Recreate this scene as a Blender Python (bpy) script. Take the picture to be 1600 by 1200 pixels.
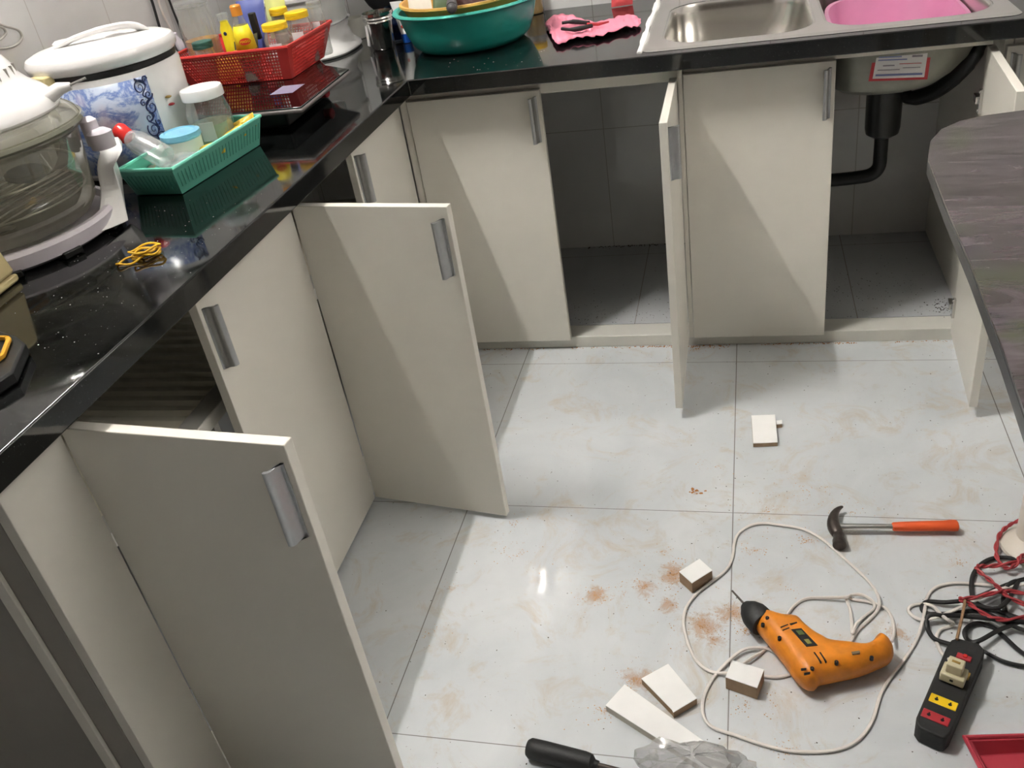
import bpy, bmesh, math, random
from mathutils import Vector, Matrix
from mathutils.noise import noise as pnoise
random.seed(7)
for o in list(bpy.data.objects): bpy.data.objects.remove(o)
scn = bpy.context.scene; COL = scn.collection

# ---------------------------------------------------------------- camera, world, light, exposure
CAMP = Vector((0.60665, -1.48375, 1.29055))
RT = Vector((0.96799383, 0.20503177, -0.14474085)); DN = Vector((-0.00909152, -0.54769142, -0.83663101)); FW = Vector((-0.25080926, 0.81116957, -0.52829787))
cam = bpy.data.cameras.new('camera'); co = bpy.data.objects.new('camera', cam); COL.objects.link(co)
m = Matrix((( RT.x, -DN.x, -FW.x, CAMP.x), (RT.y, -DN.y, -FW.y, CAMP.y), (RT.z, -DN.z, -FW.z, CAMP.z), (0, 0, 0, 1)))
co.matrix_world = m; cam.sensor_width = 36; cam.lens = 1404.56 / 1600 * 36; cam.clip_start = 0.01
scn.camera = co
w = bpy.data.worlds.new('world'); scn.world = w; w.use_nodes = True
w.node_tree.nodes['Background'].inputs[0].default_value = (0.8, 0.9, 1, 1); w.node_tree.nodes['Background'].inputs[1].default_value = 0.02
scn.view_settings.view_transform = 'Standard'; scn.view_settings.look = 'None'; scn.view_settings.gamma = 1
scn.view_settings.use_curve_mapping = False; scn.view_settings.exposure = 3.5
TUBE_STRENGTH = 68.0
FILL = 9.0

def at(u, v, x=None, y=None, z=None):
    """point seen at photo pixel (u, v) lying on the plane x=, y= or z= (real place of a thing of known height)"""
    d = RT * ((u - 800) / 1404.56) + DN * ((v - 600) / 1404.56) + FW
    i, val = (0, x) if x is not None else (1, y) if y is not None else (2, z)
    t = (val - CAMP[i]) / d[i]
    return CAMP + d * t

# ---------------------------------------------------------------- materials
def lin(c):
    if isinstance(c, str): c = [int(c[i:i+2], 16) / 255 for i in (0, 2, 4)]
    return tuple((x / 12.92 if x <= 0.04045 else ((x + 0.055) / 1.055) ** 2.4) for x in c) + (1,)
def mat(name, col, rough=0.5, metal=0, ior=1.5, trans=0, coat=0, spec=0.5, var=0.0, vscale=30, bump=0, bscale=200, sss=0, emit=0, alpha=1):
    m = bpy.data.materials.new(name); m.use_nodes = True; nt = m.node_tree; b = nt.nodes['Principled BSDF']
    c = lin(col); b.inputs['Base Color'].default_value = c; b.inputs['Roughness'].default_value = rough; b.inputs['Metallic'].default_value = metal
    b.inputs['IOR'].default_value = ior; b.inputs['Transmission Weight'].default_value = trans; b.inputs['Coat Weight'].default_value = coat
    b.inputs['Specular IOR Level'].default_value = spec; b.inputs['Alpha'].default_value = alpha
    if sss: b.inputs['Subsurface Weight'].default_value = sss; b.inputs['Subsurface Scale'].default_value = 0.01
    if emit: b.inputs['Emission Color'].default_value = c; b.inputs['Emission Strength'].default_value = emit
    tc = nt.nodes.new('ShaderNodeTexCoord')
    if var or not trans:
        n = nt.nodes.new('ShaderNodeTexNoise'); n.inputs['Scale'].default_value = vscale; n.inputs['Detail'].default_value = 4
        nt.links.new(tc.outputs['Object'], n.inputs['Vector'])
        r = nt.nodes.new('ShaderNodeMapRange'); r.inputs['From Min'].default_value = 0.3; r.inputs['From Max'].default_value = 0.7
        v = var or 0.03
        r.inputs['To Min'].default_value = 1 - v; r.inputs['To Max'].default_value = 1 + v * 0.4; nt.links.new(n.outputs['Fac'], r.inputs['Value'])
        h = nt.nodes.new('ShaderNodeHueSaturation'); h.inputs['Color'].default_value = c; nt.links.new(r.outputs[0], h.inputs['Value'])
        nt.links.new(h.outputs[0], b.inputs['Base Color'])
    if bump:
        n2 = nt.nodes.new('ShaderNodeTexNoise'); n2.inputs['Scale'].default_value = bscale; nt.links.new(tc.outputs['Object'], n2.inputs['Vector'])
        bp = nt.nodes.new('ShaderNodeBump'); bp.inputs['Strength'].default_value = bump; bp.inputs['Distance'].default_value = 0.002
        nt.links.new(n2.outputs['Fac'], bp.inputs['Height']); nt.links.new(bp.outputs[0], b.inputs['Normal'])
    return m
def thin_glass(name, tint, fac=0.12, rough=0.03, haze=0.0, hazecol='ffffff'):
    m = bpy.data.materials.new(name); m.use_nodes = True; nt = m.node_tree
    for n in list(nt.nodes):
        if n.type == 'BSDF_PRINCIPLED': nt.nodes.remove(n)
    out = nt.nodes['Material Output']
    tr = nt.nodes.new('ShaderNodeBsdfTransparent'); tr.inputs[0].default_value = lin(tint)
    gl = nt.nodes.new('ShaderNodeBsdfGlossy'); gl.inputs['Roughness'].default_value = rough
    fr = nt.nodes.new('ShaderNodeLayerWeight'); fr.inputs['Blend'].default_value = 0.25
    mr = nt.nodes.new('ShaderNodeMapRange'); mr.inputs['To Min'].default_value = fac * 0.5; mr.inputs['To Max'].default_value = min(0.9, fac * 5)
    nt.links.new(fr.outputs['Facing'], mr.inputs['Value'])
    mx = nt.nodes.new('ShaderNodeMixShader'); nt.links.new(mr.outputs[0], mx.inputs[0]); nt.links.new(tr.outputs[0], mx.inputs[1]); nt.links.new(gl.outputs[0], mx.inputs[2])
    last = mx
    if haze:
        df = nt.nodes.new('ShaderNodeBsdfDiffuse'); df.inputs[0].default_value = lin(hazecol)
        m2 = nt.nodes.new('ShaderNodeMixShader'); m2.inputs[0].default_value = haze
        nt.links.new(mx.outputs[0], m2.inputs[1]); nt.links.new(df.outputs[0], m2.inputs[2]); last = m2
    nt.links.new(last.outputs[0], out.inputs[0])
    return m
class NT:
    def __init__(s, name):
        s.m = bpy.data.materials.new(name); s.m.use_nodes = True; s.t = s.m.node_tree; s.b = s.t.nodes['Principled BSDF']
    def n(s, typ, **kw):
        nd = s.t.nodes.new('ShaderNode' + typ)
        for k, v in kw.items(): setattr(nd, k, v)
        return nd
    def l(s, a, b): s.t.links.new(a, b)
    def math(s, op, a, b=None, c=None, clamp=False):
        nd = s.n('Math', operation=op, use_clamp=clamp)
        for i, x in enumerate((a, b, c)):
            if x is None: continue
            if isinstance(x, (int, float)): nd.inputs[i].default_value = x
            else: s.l(x, nd.inputs[i])
        return nd.outputs[0]
    def pos(s):
        g = s.n('NewGeometry'); sp = s.n('SeparateXYZ'); s.l(g.outputs['Position'], sp.inputs[0]); return g.outputs['Position'], sp.outputs
    def noise(s, vec, scale, detail=4, rough=0.5, dist=0):
        nd = s.n('TexNoise'); nd.inputs['Scale'].default_value = scale; nd.inputs['Detail'].default_value = detail
        nd.inputs['Roughness'].default_value = rough; nd.inputs['Distortion'].default_value = dist; s.l(vec, nd.inputs['Vector']); return nd.outputs['Fac']
    def rng(s, v, a, b, c=0, d=1):
        nd = s.n('MapRange'); s.l(v, nd.inputs['Value'])
        for k, x in zip(('From Min', 'From Max', 'To Min', 'To Max'), (a, b, c, d)): nd.inputs[k].default_value = x
        return nd.outputs[0]
    def mix(s, f, a, b):
        nd = s.n('Mix', data_type='RGBA')
        if isinstance(f, (int, float)): nd.inputs[0].default_value = f
        else: s.l(f, nd.inputs[0])
        for i, x in ((6, a), (7, b)):
            if isinstance(x, (tuple, list)): nd.inputs[i].default_value = x
            else: s.l(x, nd.inputs[i])
        return nd.outputs[2]
    def grid(s, c, period, off, half):      # 1 on grout lines
        f = s.math('PINGPONG', s.math('SUBTRACT', c, off), period / 2)
        return s.math('LESS_THAN', f, half)

# sawdust patches on the floor: photo pixels of their middles, radius in metres, strength
DUST = [((1052, 898), .05, 1.), ((1009, 915), .045, .85), ((1042, 945), .03, 1.), ((1035, 862), .03, .5), ((1095, 978), .05, 1.), ((1140, 958), .04, 1.), ((994, 1061), .04, 1.),
        ((930, 930), .038, .95), ((965, 930), .03, .6), ((810, 860), .05, .5), ((1165, 985), .05, .6), ((1405, 990), .035, .8), ((1260, 845), .05, .55), ((1230, 925), .03, .5), ((1115, 1000), .03, .9), ((705, 920), .03, .6), ((680, 990), .03, .5), ((1250, 765), .06, .3),
        ((1110, 725), .04, .4), ((1085, 768), .02, .7), ((1090, 545), .05, .6), ((1330, 1040), .06, .3), ((1180, 1100), .05, .5), ((940, 1110), .04, .5), ((1500, 880), .05, .3), ((1200, 800), .06, .4), ((800, 822), .04, .4), ((1330, 800), .04, .4), ((1180, 860), .05, .5), ((1230, 1170), .05, .3)]
def floor_mat():
    N = NT('polished white floor tile'); P, xyz = N.pos()
    mp = N.n('Mapping'); mp.inputs['Rotation'].default_value = (0, 0, 0.0094); N.l(P, mp.inputs[0])
    sp = N.n('SeparateXYZ'); N.l(mp.outputs[0], sp.inputs[0])
    g = N.math('MAXIMUM', N.grid(sp.outputs[0], .58, 0, .0011), N.grid(sp.outputs[1], .6, 0, .0009))
    n1 = N.noise(P, 3, 6, .6, 1.2); base = N.mix(N.rng(n1, .3, .7), lin('c2c7ca'), lin('d2d5d7'))
    n2 = N.noise(P, 8, 8, .75, 1.2); base = N.mix(N.math('MULTIPLY', N.rng(n2, .52, .70), .6), base, lin('b9a88f'))
    # fine trodden-in dirt specks
    n4 = N.noise(P, 160, 2, .5); n5 = N.noise(P, 6, 3); sp_ = N.math('MULTIPLY', N.rng(n4, .70, .76), N.rng(n5, .45, .65))
    base = N.mix(N.math('MULTIPLY', sp_, .55, clamp=True), base, lin('77695a'))
    # settled wood dust
    tot = None
    for (u, v), r, st in DUST:
        c = at(u, v, z=0); dn = N.n('VectorMath', operation='DISTANCE'); N.l(P, dn.inputs[0]); dn.inputs[1].default_value = c
        f = N.rng(dn.outputs['Value'], r * 1.5, r * .1, 0, st); tot = f if tot is None else N.math('MAXIMUM', tot, f)
    n3 = N.noise(P, 42, 8, .78, .8); mask = N.rng(N.math('ADD', N.math('MULTIPLY', tot, .50), N.math('MULTIPLY', n3, 1.0)), (.78), .98)
    base = N.mix(N.math('MULTIPLY', mask, .75), base, lin('ab8157'))
    base = N.mix(N.math('MULTIPLY', g, .75), base, lin('5a544e'))
    N.l(base, N.b.inputs['Base Color'])
    N.l(N.math('ADD', N.rng(N.noise(P, 14, 5), .35, .7, .02, .06), N.math('MULTIPLY', mask, .3)), N.b.inputs['Roughness'])
    N.b.inputs['IOR'].default_value = 1.5
    return N.m
def tile_mat(name, ax, per, offs, half, col, col2, grout, rough):
    N = NT(name); P, xyz = N.pos(); g = None
    for a, p_, o_ in zip(ax, per, offs):
        q = N.grid(xyz[a], p_, o_, half); g = q if g is None else N.math('MAXIMUM', g, q)
    base = N.mix(N.rng(N.noise(P, 4, 4), .35, .65), lin(col), lin(col2))
    N.l(N.mix(N.math('MULTIPLY', g, .7), base, lin(grout)), N.b.inputs['Base Color']); N.b.inputs['Roughness'].default_value = rough
    return N.m
def granite_mat():
    N = NT('black polished granite'); P, _ = N.pos()
    sp = N.math('MULTIPLY', N.rng(N.noise(P, 420, 1), .74, .78), .5, clamp=True)
    v = N.n('TexVoronoi'); v.inputs['Scale'].default_value = 260; N.l(P, v.inputs['Vector'])
    fl = N.math('LESS_THAN', v.outputs['Distance'], .10)
    base = N.mix(N.rng(N.noise(P, 60, 3), .4, .7), lin('080909'), lin('131414'))
    base = N.mix(N.math('MULTIPLY', fl, .25), base, lin('707878')); base = N.mix(sp, base, lin('8a9090'))
    N.l(base, N.b.inputs['Base Color'])
    N.l(N.rng(N.noise(P, 18, 5), .35, .75, .035, .12), N.b.inputs['Roughness']); N.b.inputs['IOR'].default_value = 1.53
    return N.m
def table_mat():
    N = NT('glossy dark laminate with purple brown grain'); P, _ = N.pos()
    mp = N.n('Mapping'); mp.inputs['Scale'].default_value = (2.4, 11, 1); mp.inputs['Rotation'].default_value = (0, 0, .06); N.l(P, mp.inputs[0])
    n = N.noise(mp.outputs[0], 2.6, 8, .66, 1.6); c = N.mix(N.rng(n, .36, .66), lin('2a2220'), lin('51474b'))
    c = N.mix(N.math('MULTIPLY', N.rng(N.noise(P, 11, 3), .56, .66), .55), c, lin('36401f'))  # olive patches paint green reflections into the laminate colour
    c = N.mix(N.math('MULTIPLY', N.rng(N.noise(P, 7, 3), .56, .7), .5), c, lin('2f2735'))
    N.l(c, N.b.inputs['Base Color']); N.b.inputs['Roughness'].default_value = .16; N.b.inputs['IOR'].default_value = 1.5
    return N.m
def marble_mat():
    N = NT('blue marble printed panel'); tc = N.n('TexCoord'); P = tc.outputs['Object']
    n = N.noise(P, 17, 8, .68, .5); n = N.math('ABSOLUTE', N.math('SUBTRACT', n, .5))
    c = N.mix(N.rng(n, 0.0, .07), lin('5e76b4'), lin('bcc7da')); c = N.mix(N.rng(N.noise(P, 9, 2), .58, .7), c, lin('dccad2'))
    c = N.mix(N.math('MULTIPLY', N.rng(N.noise(P, 15, 3), .58, .7), .5), c, lin('35508f'))
    N.l(c, N.b.inputs['Base Color']); N.b.inputs['Roughness'].default_value = .2
    return N.m

M = {}
M['floor'] = floor_mat(); M['granite'] = granite_mat(); M['table'] = table_mat(); M['marble'] = marble_mat()
M['wallback'] = tile_mat('white glazed wall tile back', (0, 2), (.25, .4), (.186, .432), .0012, 'd3d2d1', 'dbdad9', '9a948c', .02)
M['wallleft'] = tile_mat('white glazed wall tile side', (1, 2), (.25, .4), (.2527, .432), .0012, 'd3d2d1', 'dbdad9', 'b2aca6', .08)
M['platform'] = tile_mat('tile on cabinet base', (0, 1), (.595, .595), (.305, .62), .0012, 'b9bcbf', 'c4c6c8', '7d6e60', .25)
M['paint'] = mat('white wall paint', 'd8d5d0', .6); M['ceil'] = mat('ceiling white', 'dcdad6', .8)
M['lam'] = mat('white laminate', 'e3dfd5', .33, var=.015, vscale=5); M['edge'] = mat('laminate edge band', 'e6e2d8', .35)
M['kick'] = mat('white painted kick board', 'd5d3cb', .35, var=.05, vscale=12)
M['alu'] = mat('brushed aluminium', 'b9bbbd', .3, 1, var=.05, vscale=80); M['steel'] = mat('stainless steel', 'd2d0cc', .16, 1, var=.04, vscale=20)
M['sinksteel'] = mat('satin sink steel', 'cbc8c3', .24, 1, var=.05, vscale=10); M['sinkunder'] = mat('dull coated sink underside', '8a8a82', .45, .6, var=.15, vscale=20)
M['blackplastic'] = mat('black plastic', '181919', .35); M['rubber'] = mat('matt black rubber', '1e1e1e', .6, bump=.2); M['hose'] = mat('black drain hose', '121313', .4)
M['white'] = mat('glossy white plastic', 'ebe9e8', .22); M['lilac'] = mat('pale lilac white plastic', 'd9d2da', .3)
M['cream'] = mat('cream plastic', 'd8c795', .35); M['yellow'] = mat('yellow plastic', 'f0c61a', .35); M['mustard'] = mat('mustard elastic', 'd9a91c', .5)
M['orange'] = mat('orange drill plastic', 'e0861c', .42, var=.16, vscale=55, bump=.15); M['grip'] = mat('orange red grip rubber', 'e25a26', .5, var=.06)
M['chrome'] = mat('chrome', 'dededc', .28, 1); M['iron'] = mat('dull forged iron', '5c5450', .42, .8, var=.25, vscale=90)
M['mdf'] = mat('raw mdf', 'a68b70', .8, var=.12, vscale=60); M['mdfw'] = mat('white laminate offcut', 'f2f2f0', .35); M['mdfside'] = mat('pale cut edge', 'c3bcb0', .7, var=.1)
M['teal'] = mat('teal plastic', '279e92', .3, var=.12, vscale=14); M['tealrim'] = mat('teal rim plastic', '4ab8aa', .3); M['mint'] = mat('mint green plastic', '78d2ba', .32, var=.06, vscale=20)
M['peach'] = mat('yellow orange plastic', 'e8b45e', .35); M['red'] = mat('red plastic', 'c63430', .35, var=.05); M['redcap'] = mat('bright red cap', 'd8302c', .25)
M['crimson'] = mat('dull crimson plastic', 'b23a48', .45, var=.05); M['pink'] = mat('pink cloth', 'f290a8', .9, var=.06, vscale=60, bump=.4, bscale=500); M['pinkp'] = mat('pink plastic tub', 'cf86ab', .35)
M['redwire'] = mat('red twisted wire', 'a8393f', .5); M['whitewire'] = mat('white flat cable', 'dcd6d0', .5); M['blackwire'] = mat('black cable sheath', '1b1b1c', .45)
M['clear'] = thin_glass('clear glass', 'f4f8f6', .12); M['hazeglass'] = thin_glass('glass with painted haze', 'cfcec4', .16, .02, .22, 'b5b19f'); M['clearplastic'] = thin_glass('clear plastic', 'eef0ee', .13, .08, .10)  # oven glass: beige haze mixed in paints its hazy reflections
M['film'] = thin_glass('thin plastic film', 'f2f2f2', .16, .2, .20, 'eceaea'); M['oil'] = mat('amber cooking oil', 'c98a2e', .25); M['powder'] = mat('beige dry goods', 'c9b79a', .9, var=.2, vscale=120)
M['hobglass'] = mat('black hob glass', '0b0b0c', .03, ior=1.8); M['hobrim'] = mat('grey hob trim', '6e6765', .5); M['black'] = mat('flat black', '0e0e0f', .5)
M['blue'] = mat('bright blue plastic', '1e64c8', .35); M['bluelid'] = mat('light blue lid', '7fb9d4', .35); M['navy'] = mat('navy print', '27305f', .4); M['blue2'] = mat('violet blue pack', '515c9c', .4)
M['green'] = mat('dark green lid', '2c5a4e', .4); M['label'] = mat('yellow label paper', 'f2dc1e', .5); M['logored'] = mat('red print', 'd23a1e', .5); M['tan'] = mat('tan label band', '9a7c3a', .6)
M['paper'] = mat('white label paper', 'e4e2e2', .55); M['redborder'] = mat('red label border', 'b83038', .5); M['ink'] = mat('grey print', '8c8790', .6); M['bluepr'] = mat('blue print', '7d86b4', .6)
M['sausage'] = mat('yellow snack wrapper', 'f0c83c', .3, var=.15, vscale=80); M['seal'] = mat('white silicone', 'f2f1ee', .6); M['socketred'] = mat('red socket', 'b03038', .4); M['plugcream'] = mat('aged cream plug', 'cfc7a6', .4)
M['pipew'] = mat('ivory painted steel', 'd8d1c4', .35); M['dirt'] = mat('dark crumbs', '3b2e24', .9); M['chip'] = mat('wood chips', 'ad7238', .9, var=.2); M['sawdust'] = mat('wood dust', 'c09468', .95, var=.15, vscale=200)
M['corr'] = mat('ribbed grey beige board', 'f2ecd9', .6, var=.05, vscale=10); M['greyside'] = mat('shade grey laminate', '98938c', .45); M['wetglass'] = thin_glass('glass with blue tint', 'c8d4e8', .15)
M['meat'] = mat('orange packet', 'd79238', .4, var=.2, vscale=40); M['darkfood'] = mat('dark leafy stuff', '4b4a2c', .8, var=.3, vscale=60); M['brown'] = mat('brown sauce', '8a5230', .4)
M['batten'] = mat('white lamp batten', 'e6e6e4', .5)
tubem = NT('lit fluorescent tube'); tubem.b.inputs['Emission Color'].default_value = (1, .975, .93, 1); tubem.b.inputs['Emission Strength'].default_value = TUBE_STRENGTH; M['tube'] = tubem.m
tubem2 = NT('lit tube of the added fill lamp'); tubem2.b.inputs['Emission Color'].default_value = (1, .97, .94, 1); tubem2.b.inputs['Emission Strength'].default_value = FILL; M['tube2'] = tubem2.m

# ---------------------------------------------------------------- mesh helpers (all shapes given in world metres)
class MB:
    def __init__(s): s.v = []; s.f = []; s.mi = []; s.cur = 0
    def add(s, vs, fs):
        k = len(s.v); s.v += [Vector(v) for v in vs]; s.f += [tuple(i + k for i in f) for f in fs]; s.mi += [s.cur] * len(fs); return s
    def box(s, x0, x1, y0, y1, z0, z1):
        v = [(x, y, z) for z in (z0, z1) for y in (y0, y1) for x in (x0, x1)]
        return s.add(v, [(0, 2, 3, 1), (4, 5, 7, 6), (0, 1, 5, 4), (2, 6, 7, 3), (0, 4, 6, 2), (1, 3, 7, 5)])
    def obox(s, c, ex, ey, ez):   # oriented: centre and three half-axis vectors
        c, ex, ey, ez = map(Vector, (c, ex, ey, ez))
        v = [c + ex * a + ey * b + ez * d for d in (-1, 1) for b in (-1, 1) for a in (-1, 1)]
        return s.add(v, [(0, 2, 3, 1), (4, 5, 7, 6), (0, 1, 5, 4), (2, 6, 7, 3), (0, 4, 6, 2), (1, 3, 7, 5)])
    def loft(s, rings, caps=True, closed=True):
        n = len(rings[0]); vs = [p for r in rings for p in r]; fs = []
        for i in range(len(rings) - 1):
            for j in range(n if closed else n - 1):
                a, b = i * n + j, i * n + (j + 1) % n
                fs.append((a, b, b + n, a + n))
        if caps: fs.append(tuple(range(n))[::-1]); fs.append(tuple(range((len(rings) - 1) * n, len(rings) * n)))
        return s.add(vs, fs)
    def prism(s, poly, z0, z1): return s.loft([[(p[0], p[1], z0) for p in poly], [(p[0], p[1], z1) for p in poly]])
    def lathe(s, c, prof, seg=32, caps=False, axis=None, sx=1, sy=1, rot=0, pw=2):  # prof (r, h); pw>2 = squarer section
        c = Vector(c); ax = Vector(axis or (0, 0, 1)).normalized(); q = ax.to_track_quat('Z', 'Y').to_matrix() if axis else Matrix.Identity(3)
        rings = []
        for r, h in prof:
            ring = []
            for k in range(seg):
                t = 2 * math.pi * k / seg; ct, st = math.cos(t), math.sin(t)
                if pw != 2: ct, st = math.copysign(abs(ct) ** (2 / pw), ct), math.copysign(abs(st) ** (2 / pw), st)
                x, y = r * ct * sx, r * st * sy
                if rot: x, y = x * math.cos(rot) - y * math.sin(rot), x * math.sin(rot) + y * math.cos(rot)
                ring.append(c + q @ Vector((x, y, h)))
            rings.append(ring)
        return s.loft(rings, caps)
    def tube(s, pts, r, seg=8, smooth=0, flat=1.0, caps=True):
        pts = [Vector(p) for p in pts]
        if smooth: pts = spline(pts, smooth)
        n = len(pts); rr = r if isinstance(r, (list, tuple)) else [r] * n
        if len(rr) != n: rr = [rr[0] + (rr[-1] - rr[0]) * i / (n - 1) for i in range(n)] if len(rr) == 2 else [rr[min(len(rr) - 1, int(i * len(rr) / n))] for i in range(n)]
        rings = []; up = Vector((0, 0, 1))
        for i, p in enumerate(pts):
            t = (pts[min(i + 1, n - 1)] - pts[max(i - 1, 0)])
            if t.length < 1e-9: t = Vector((1, 0, 0))
            t.normalize()
            if i == 0:
                if abs(t.dot(up)) > .95: up = Vector((0, 1, 0))
            a = t.cross(up)
            if a.length < 1e-4: a = t.cross(Vector((0, 1, .3)))
            a.normalize(); b = a.cross(t).normalized(); up = b
            rings.append([p + (a * math.cos(2 * math.pi * k / seg) + b * math.sin(2 * math.pi * k / seg) * flat) * rr[i] for k in range(seg)])
        return s.loft(rings, caps)
    def sphere(s, c, r, seg=16, sz=(1, 1, 1), a0=-90, a1=90):
        prof = []; c = Vector(c)
        for i in range(seg // 2 + 1):
            a = math.radians(a0 + (a1 - a0) * i / (seg // 2)); prof.append((max(1e-5, r * math.cos(a)), r * math.sin(a)))
        k = len(s.v); s.lathe((0, 0, 0), prof, seg, True)
        for i in range(k, len(s.v)): v = s.v[i]; s.v[i] = c + Vector((v.x * sz[0], v.y * sz[1], v.z * sz[2]))
        return s
    def perf(s, a, b, c, d, nu, nv, h=.62):   # perforated quad panel a-b bottom, d-c top
        a, b, c, d = map(Vector, (a, b, c, d))
        P = lambda u, v: (a * (1 - u) + b * u) * (1 - v) + (d * (1 - u) + c * u) * v
        e = (1 - h) / 2
        for i in range(nu):
            for j in range(nv):
                u0, u1, v0, v1 = i / nu, (i + 1) / nu, j / nv, (j + 1) / nv; du, dv = u1 - u0, v1 - v0
                O = [P(u0, v0), P(u1, v0), P(u1, v1), P(u0, v1)]
                I = [P(u0 + du * e, v0 + dv * e), P(u1 - du * e, v0 + dv * e), P(u1 - du * e, v1 - dv * e), P(u0 + du * e, v1 - dv * e)]
                s.add(O + I, [(k, (k + 1) % 4, 4 + (k + 1) % 4, 4 + k) for k in range(4)])
        return s
    def build(s, name, material, parent=None, smooth=False, bevel=0, bseg=2, solid=0, subd=0, loc=None, weld=True):
        org = Vector(loc) if loc is not None else (Vector((0, 0, 0)) if parent is not None else None)
        base = abs_loc(parent) if parent is not None else Vector((0, 0, 0))
        if parent is None and org is None:
            xs = [v.x for v in s.v]; ys = [v.y for v in s.v]; zs = [v.z for v in s.v]
            org = Vector(((min(xs) + max(xs)) / 2, (min(ys) + max(ys)) / 2, min(zs)))
        off = base + org if parent is not None else org
        me = bpy.data.meshes.new(name); me.from_pydata([tuple(v - off) for v in s.v], [], s.f)
        for mm in (material if isinstance(material, (list, tuple)) else [material]): me.materials.append(mm)
        me.polygons.foreach_set('material_index', s.mi)
        bm = bmesh.new(); bm.from_mesh(me)
        if weld: bmesh.ops.remove_doubles(bm, verts=bm.verts, dist=1e-6)
        bmesh.ops.recalc_face_normals(bm, faces=bm.faces); bm.to_mesh(me); bm.free()
        if smooth: me.polygons.foreach_set('use_smooth', [True] * len(me.polygons))
        o = bpy.data.objects.new(name, me); COL.objects.link(o); o.location = org
        if parent is not None: o.parent = parent
        if solid: md = o.modifiers.new('s', 'SOLIDIFY'); md.thickness = solid; md.offset = 0
        if bevel: md = o.modifiers.new('b', 'BEVEL'); md.width = bevel; md.segments = bseg; md.limit_method = 'ANGLE'; md.angle_limit = math.radians(40)
        if subd: md = o.modifiers.new('u', 'SUBSURF'); md.levels = subd; md.render_levels = subd
        if smooth or bevel:
            me.polygons.foreach_set('use_smooth', [True] * len(me.polygons))
            try: me.set_sharp_from_angle(angle=math.radians(38))
            except Exception: pass
        return o
def abs_loc(o):
    p = Vector((0, 0, 0))
    while o is not None: p += o.location; o = o.parent
    return p
def spline(p, k):
    out = []; n = len(p)
    for i in range(n - 1):
        p0, p1, p2, p3 = p[max(i - 1, 0)], p[i], p[i + 1], p[min(i + 2, n - 1)]
        for j in range(k):
            t = j / k; out.append(.5 * ((2 * p1) + (p2 - p0) * t + (2 * p0 - 5 * p1 + 4 * p2 - p3) * t * t + (3 * p1 - p0 - 3 * p2 + p3) * t ** 3))
    return out + [p[-1]]
def thing(name, loc, label, cat, group=None):
    o = bpy.data.objects.new(name, None); COL.objects.link(o); o.location = loc; o.empty_display_size = .05
    o['label'] = label; o['category'] = cat
    if group: o['group'] = group
    return o
def tag(o, label=None, cat=None, group=None, kind=None):
    for k, v in (('label', label), ('category', cat), ('group', group), ('kind', kind)):
        if v: o[k] = v
    return o
def text_mesh(name, body, size, material, parent, origin, ux, uy, depth=.0004):
    cu = bpy.data.curves.new('tmp', 'FONT'); cu.body = body; cu.size = size; cu.extrude = depth; cu.align_x = 'CENTER'; cu.align_y = 'CENTER'
    to = bpy.data.objects.new('tmp', cu); COL.objects.link(to); bpy.context.view_layer.update()
    me = bpy.data.meshes.new_from_object(to.evaluated_get(bpy.context.evaluated_depsgraph_get())); bpy.data.objects.remove(to)
    ux, uy = Vector(ux).normalized(), Vector(uy).normalized(); nn = ux.cross(uy); base = abs_loc(parent)
    for v in me.vertices: v.co = Vector(origin) + ux * v.co.x + uy * v.co.y + nn * v.co.z - base
    me.materials.clear(); me.materials.append(material)
    o = bpy.data.objects.new(name, me); COL.objects.link(o); o.parent = parent; return o

# ================================================================ THE ROOM
H, HB = .798, .760
WL, WB, XR, YF, CZ = -.83, 1.29, 2.6, -3.0, 3.2
MB().box(WL - .1, XR + .1, YF - .1, WB + .1, -.1, 0).build('floor', M['floor'], loc=(0, 0, 0))['kind'] = 'structure'
MB().box(WL - .1, XR + .1, WB, WB + .1, 0, CZ).build('wall_back', M['wallback'])['kind'] = 'structure'
MB().box(WL - .1, WL, YF, WB, 0, CZ).build('wall_left', M['wallleft'])['kind'] = 'structure'
MB().box(XR, XR + .1, YF, WB, 0, CZ).build('wall_right', M['paint'])['kind'] = 'structure'
MB().box(WL - .1, XR + .1, YF - .1, YF, 0, CZ).build('wall_front', mat('wall darkened against bounce', '4a4138', .6, var=.1))['kind'] = 'structure'  # unseen wall coloured dark to cut bounce light on the near door
MB().box(WL - .1, XR + .1, YF - .1, WB + .1, CZ, CZ + .1).build('ceiling', M['ceil'])['kind'] = 'structure'
# tiled plinth platform inside the cabinets and its white kick boards
MB().box(WL, -.300, -.84, WB, 0, .034).box(-.300, XR, .7545, WB, 0, .034).build('trim_1', M['platform'], loc=(0, 0, 0))['kind'] = 'structure'
MB().box(-.2995, XR, .686, .7525, 0, .0345).build('trim_2', M['kick'], bevel=.002)['kind'] = 'structure'
MB().box(-.2990, -.2450, -.84, .6855, 0, .0345).build('trim_3', M['kick'], bevel=.002)['kind'] = 'structure'

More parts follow.
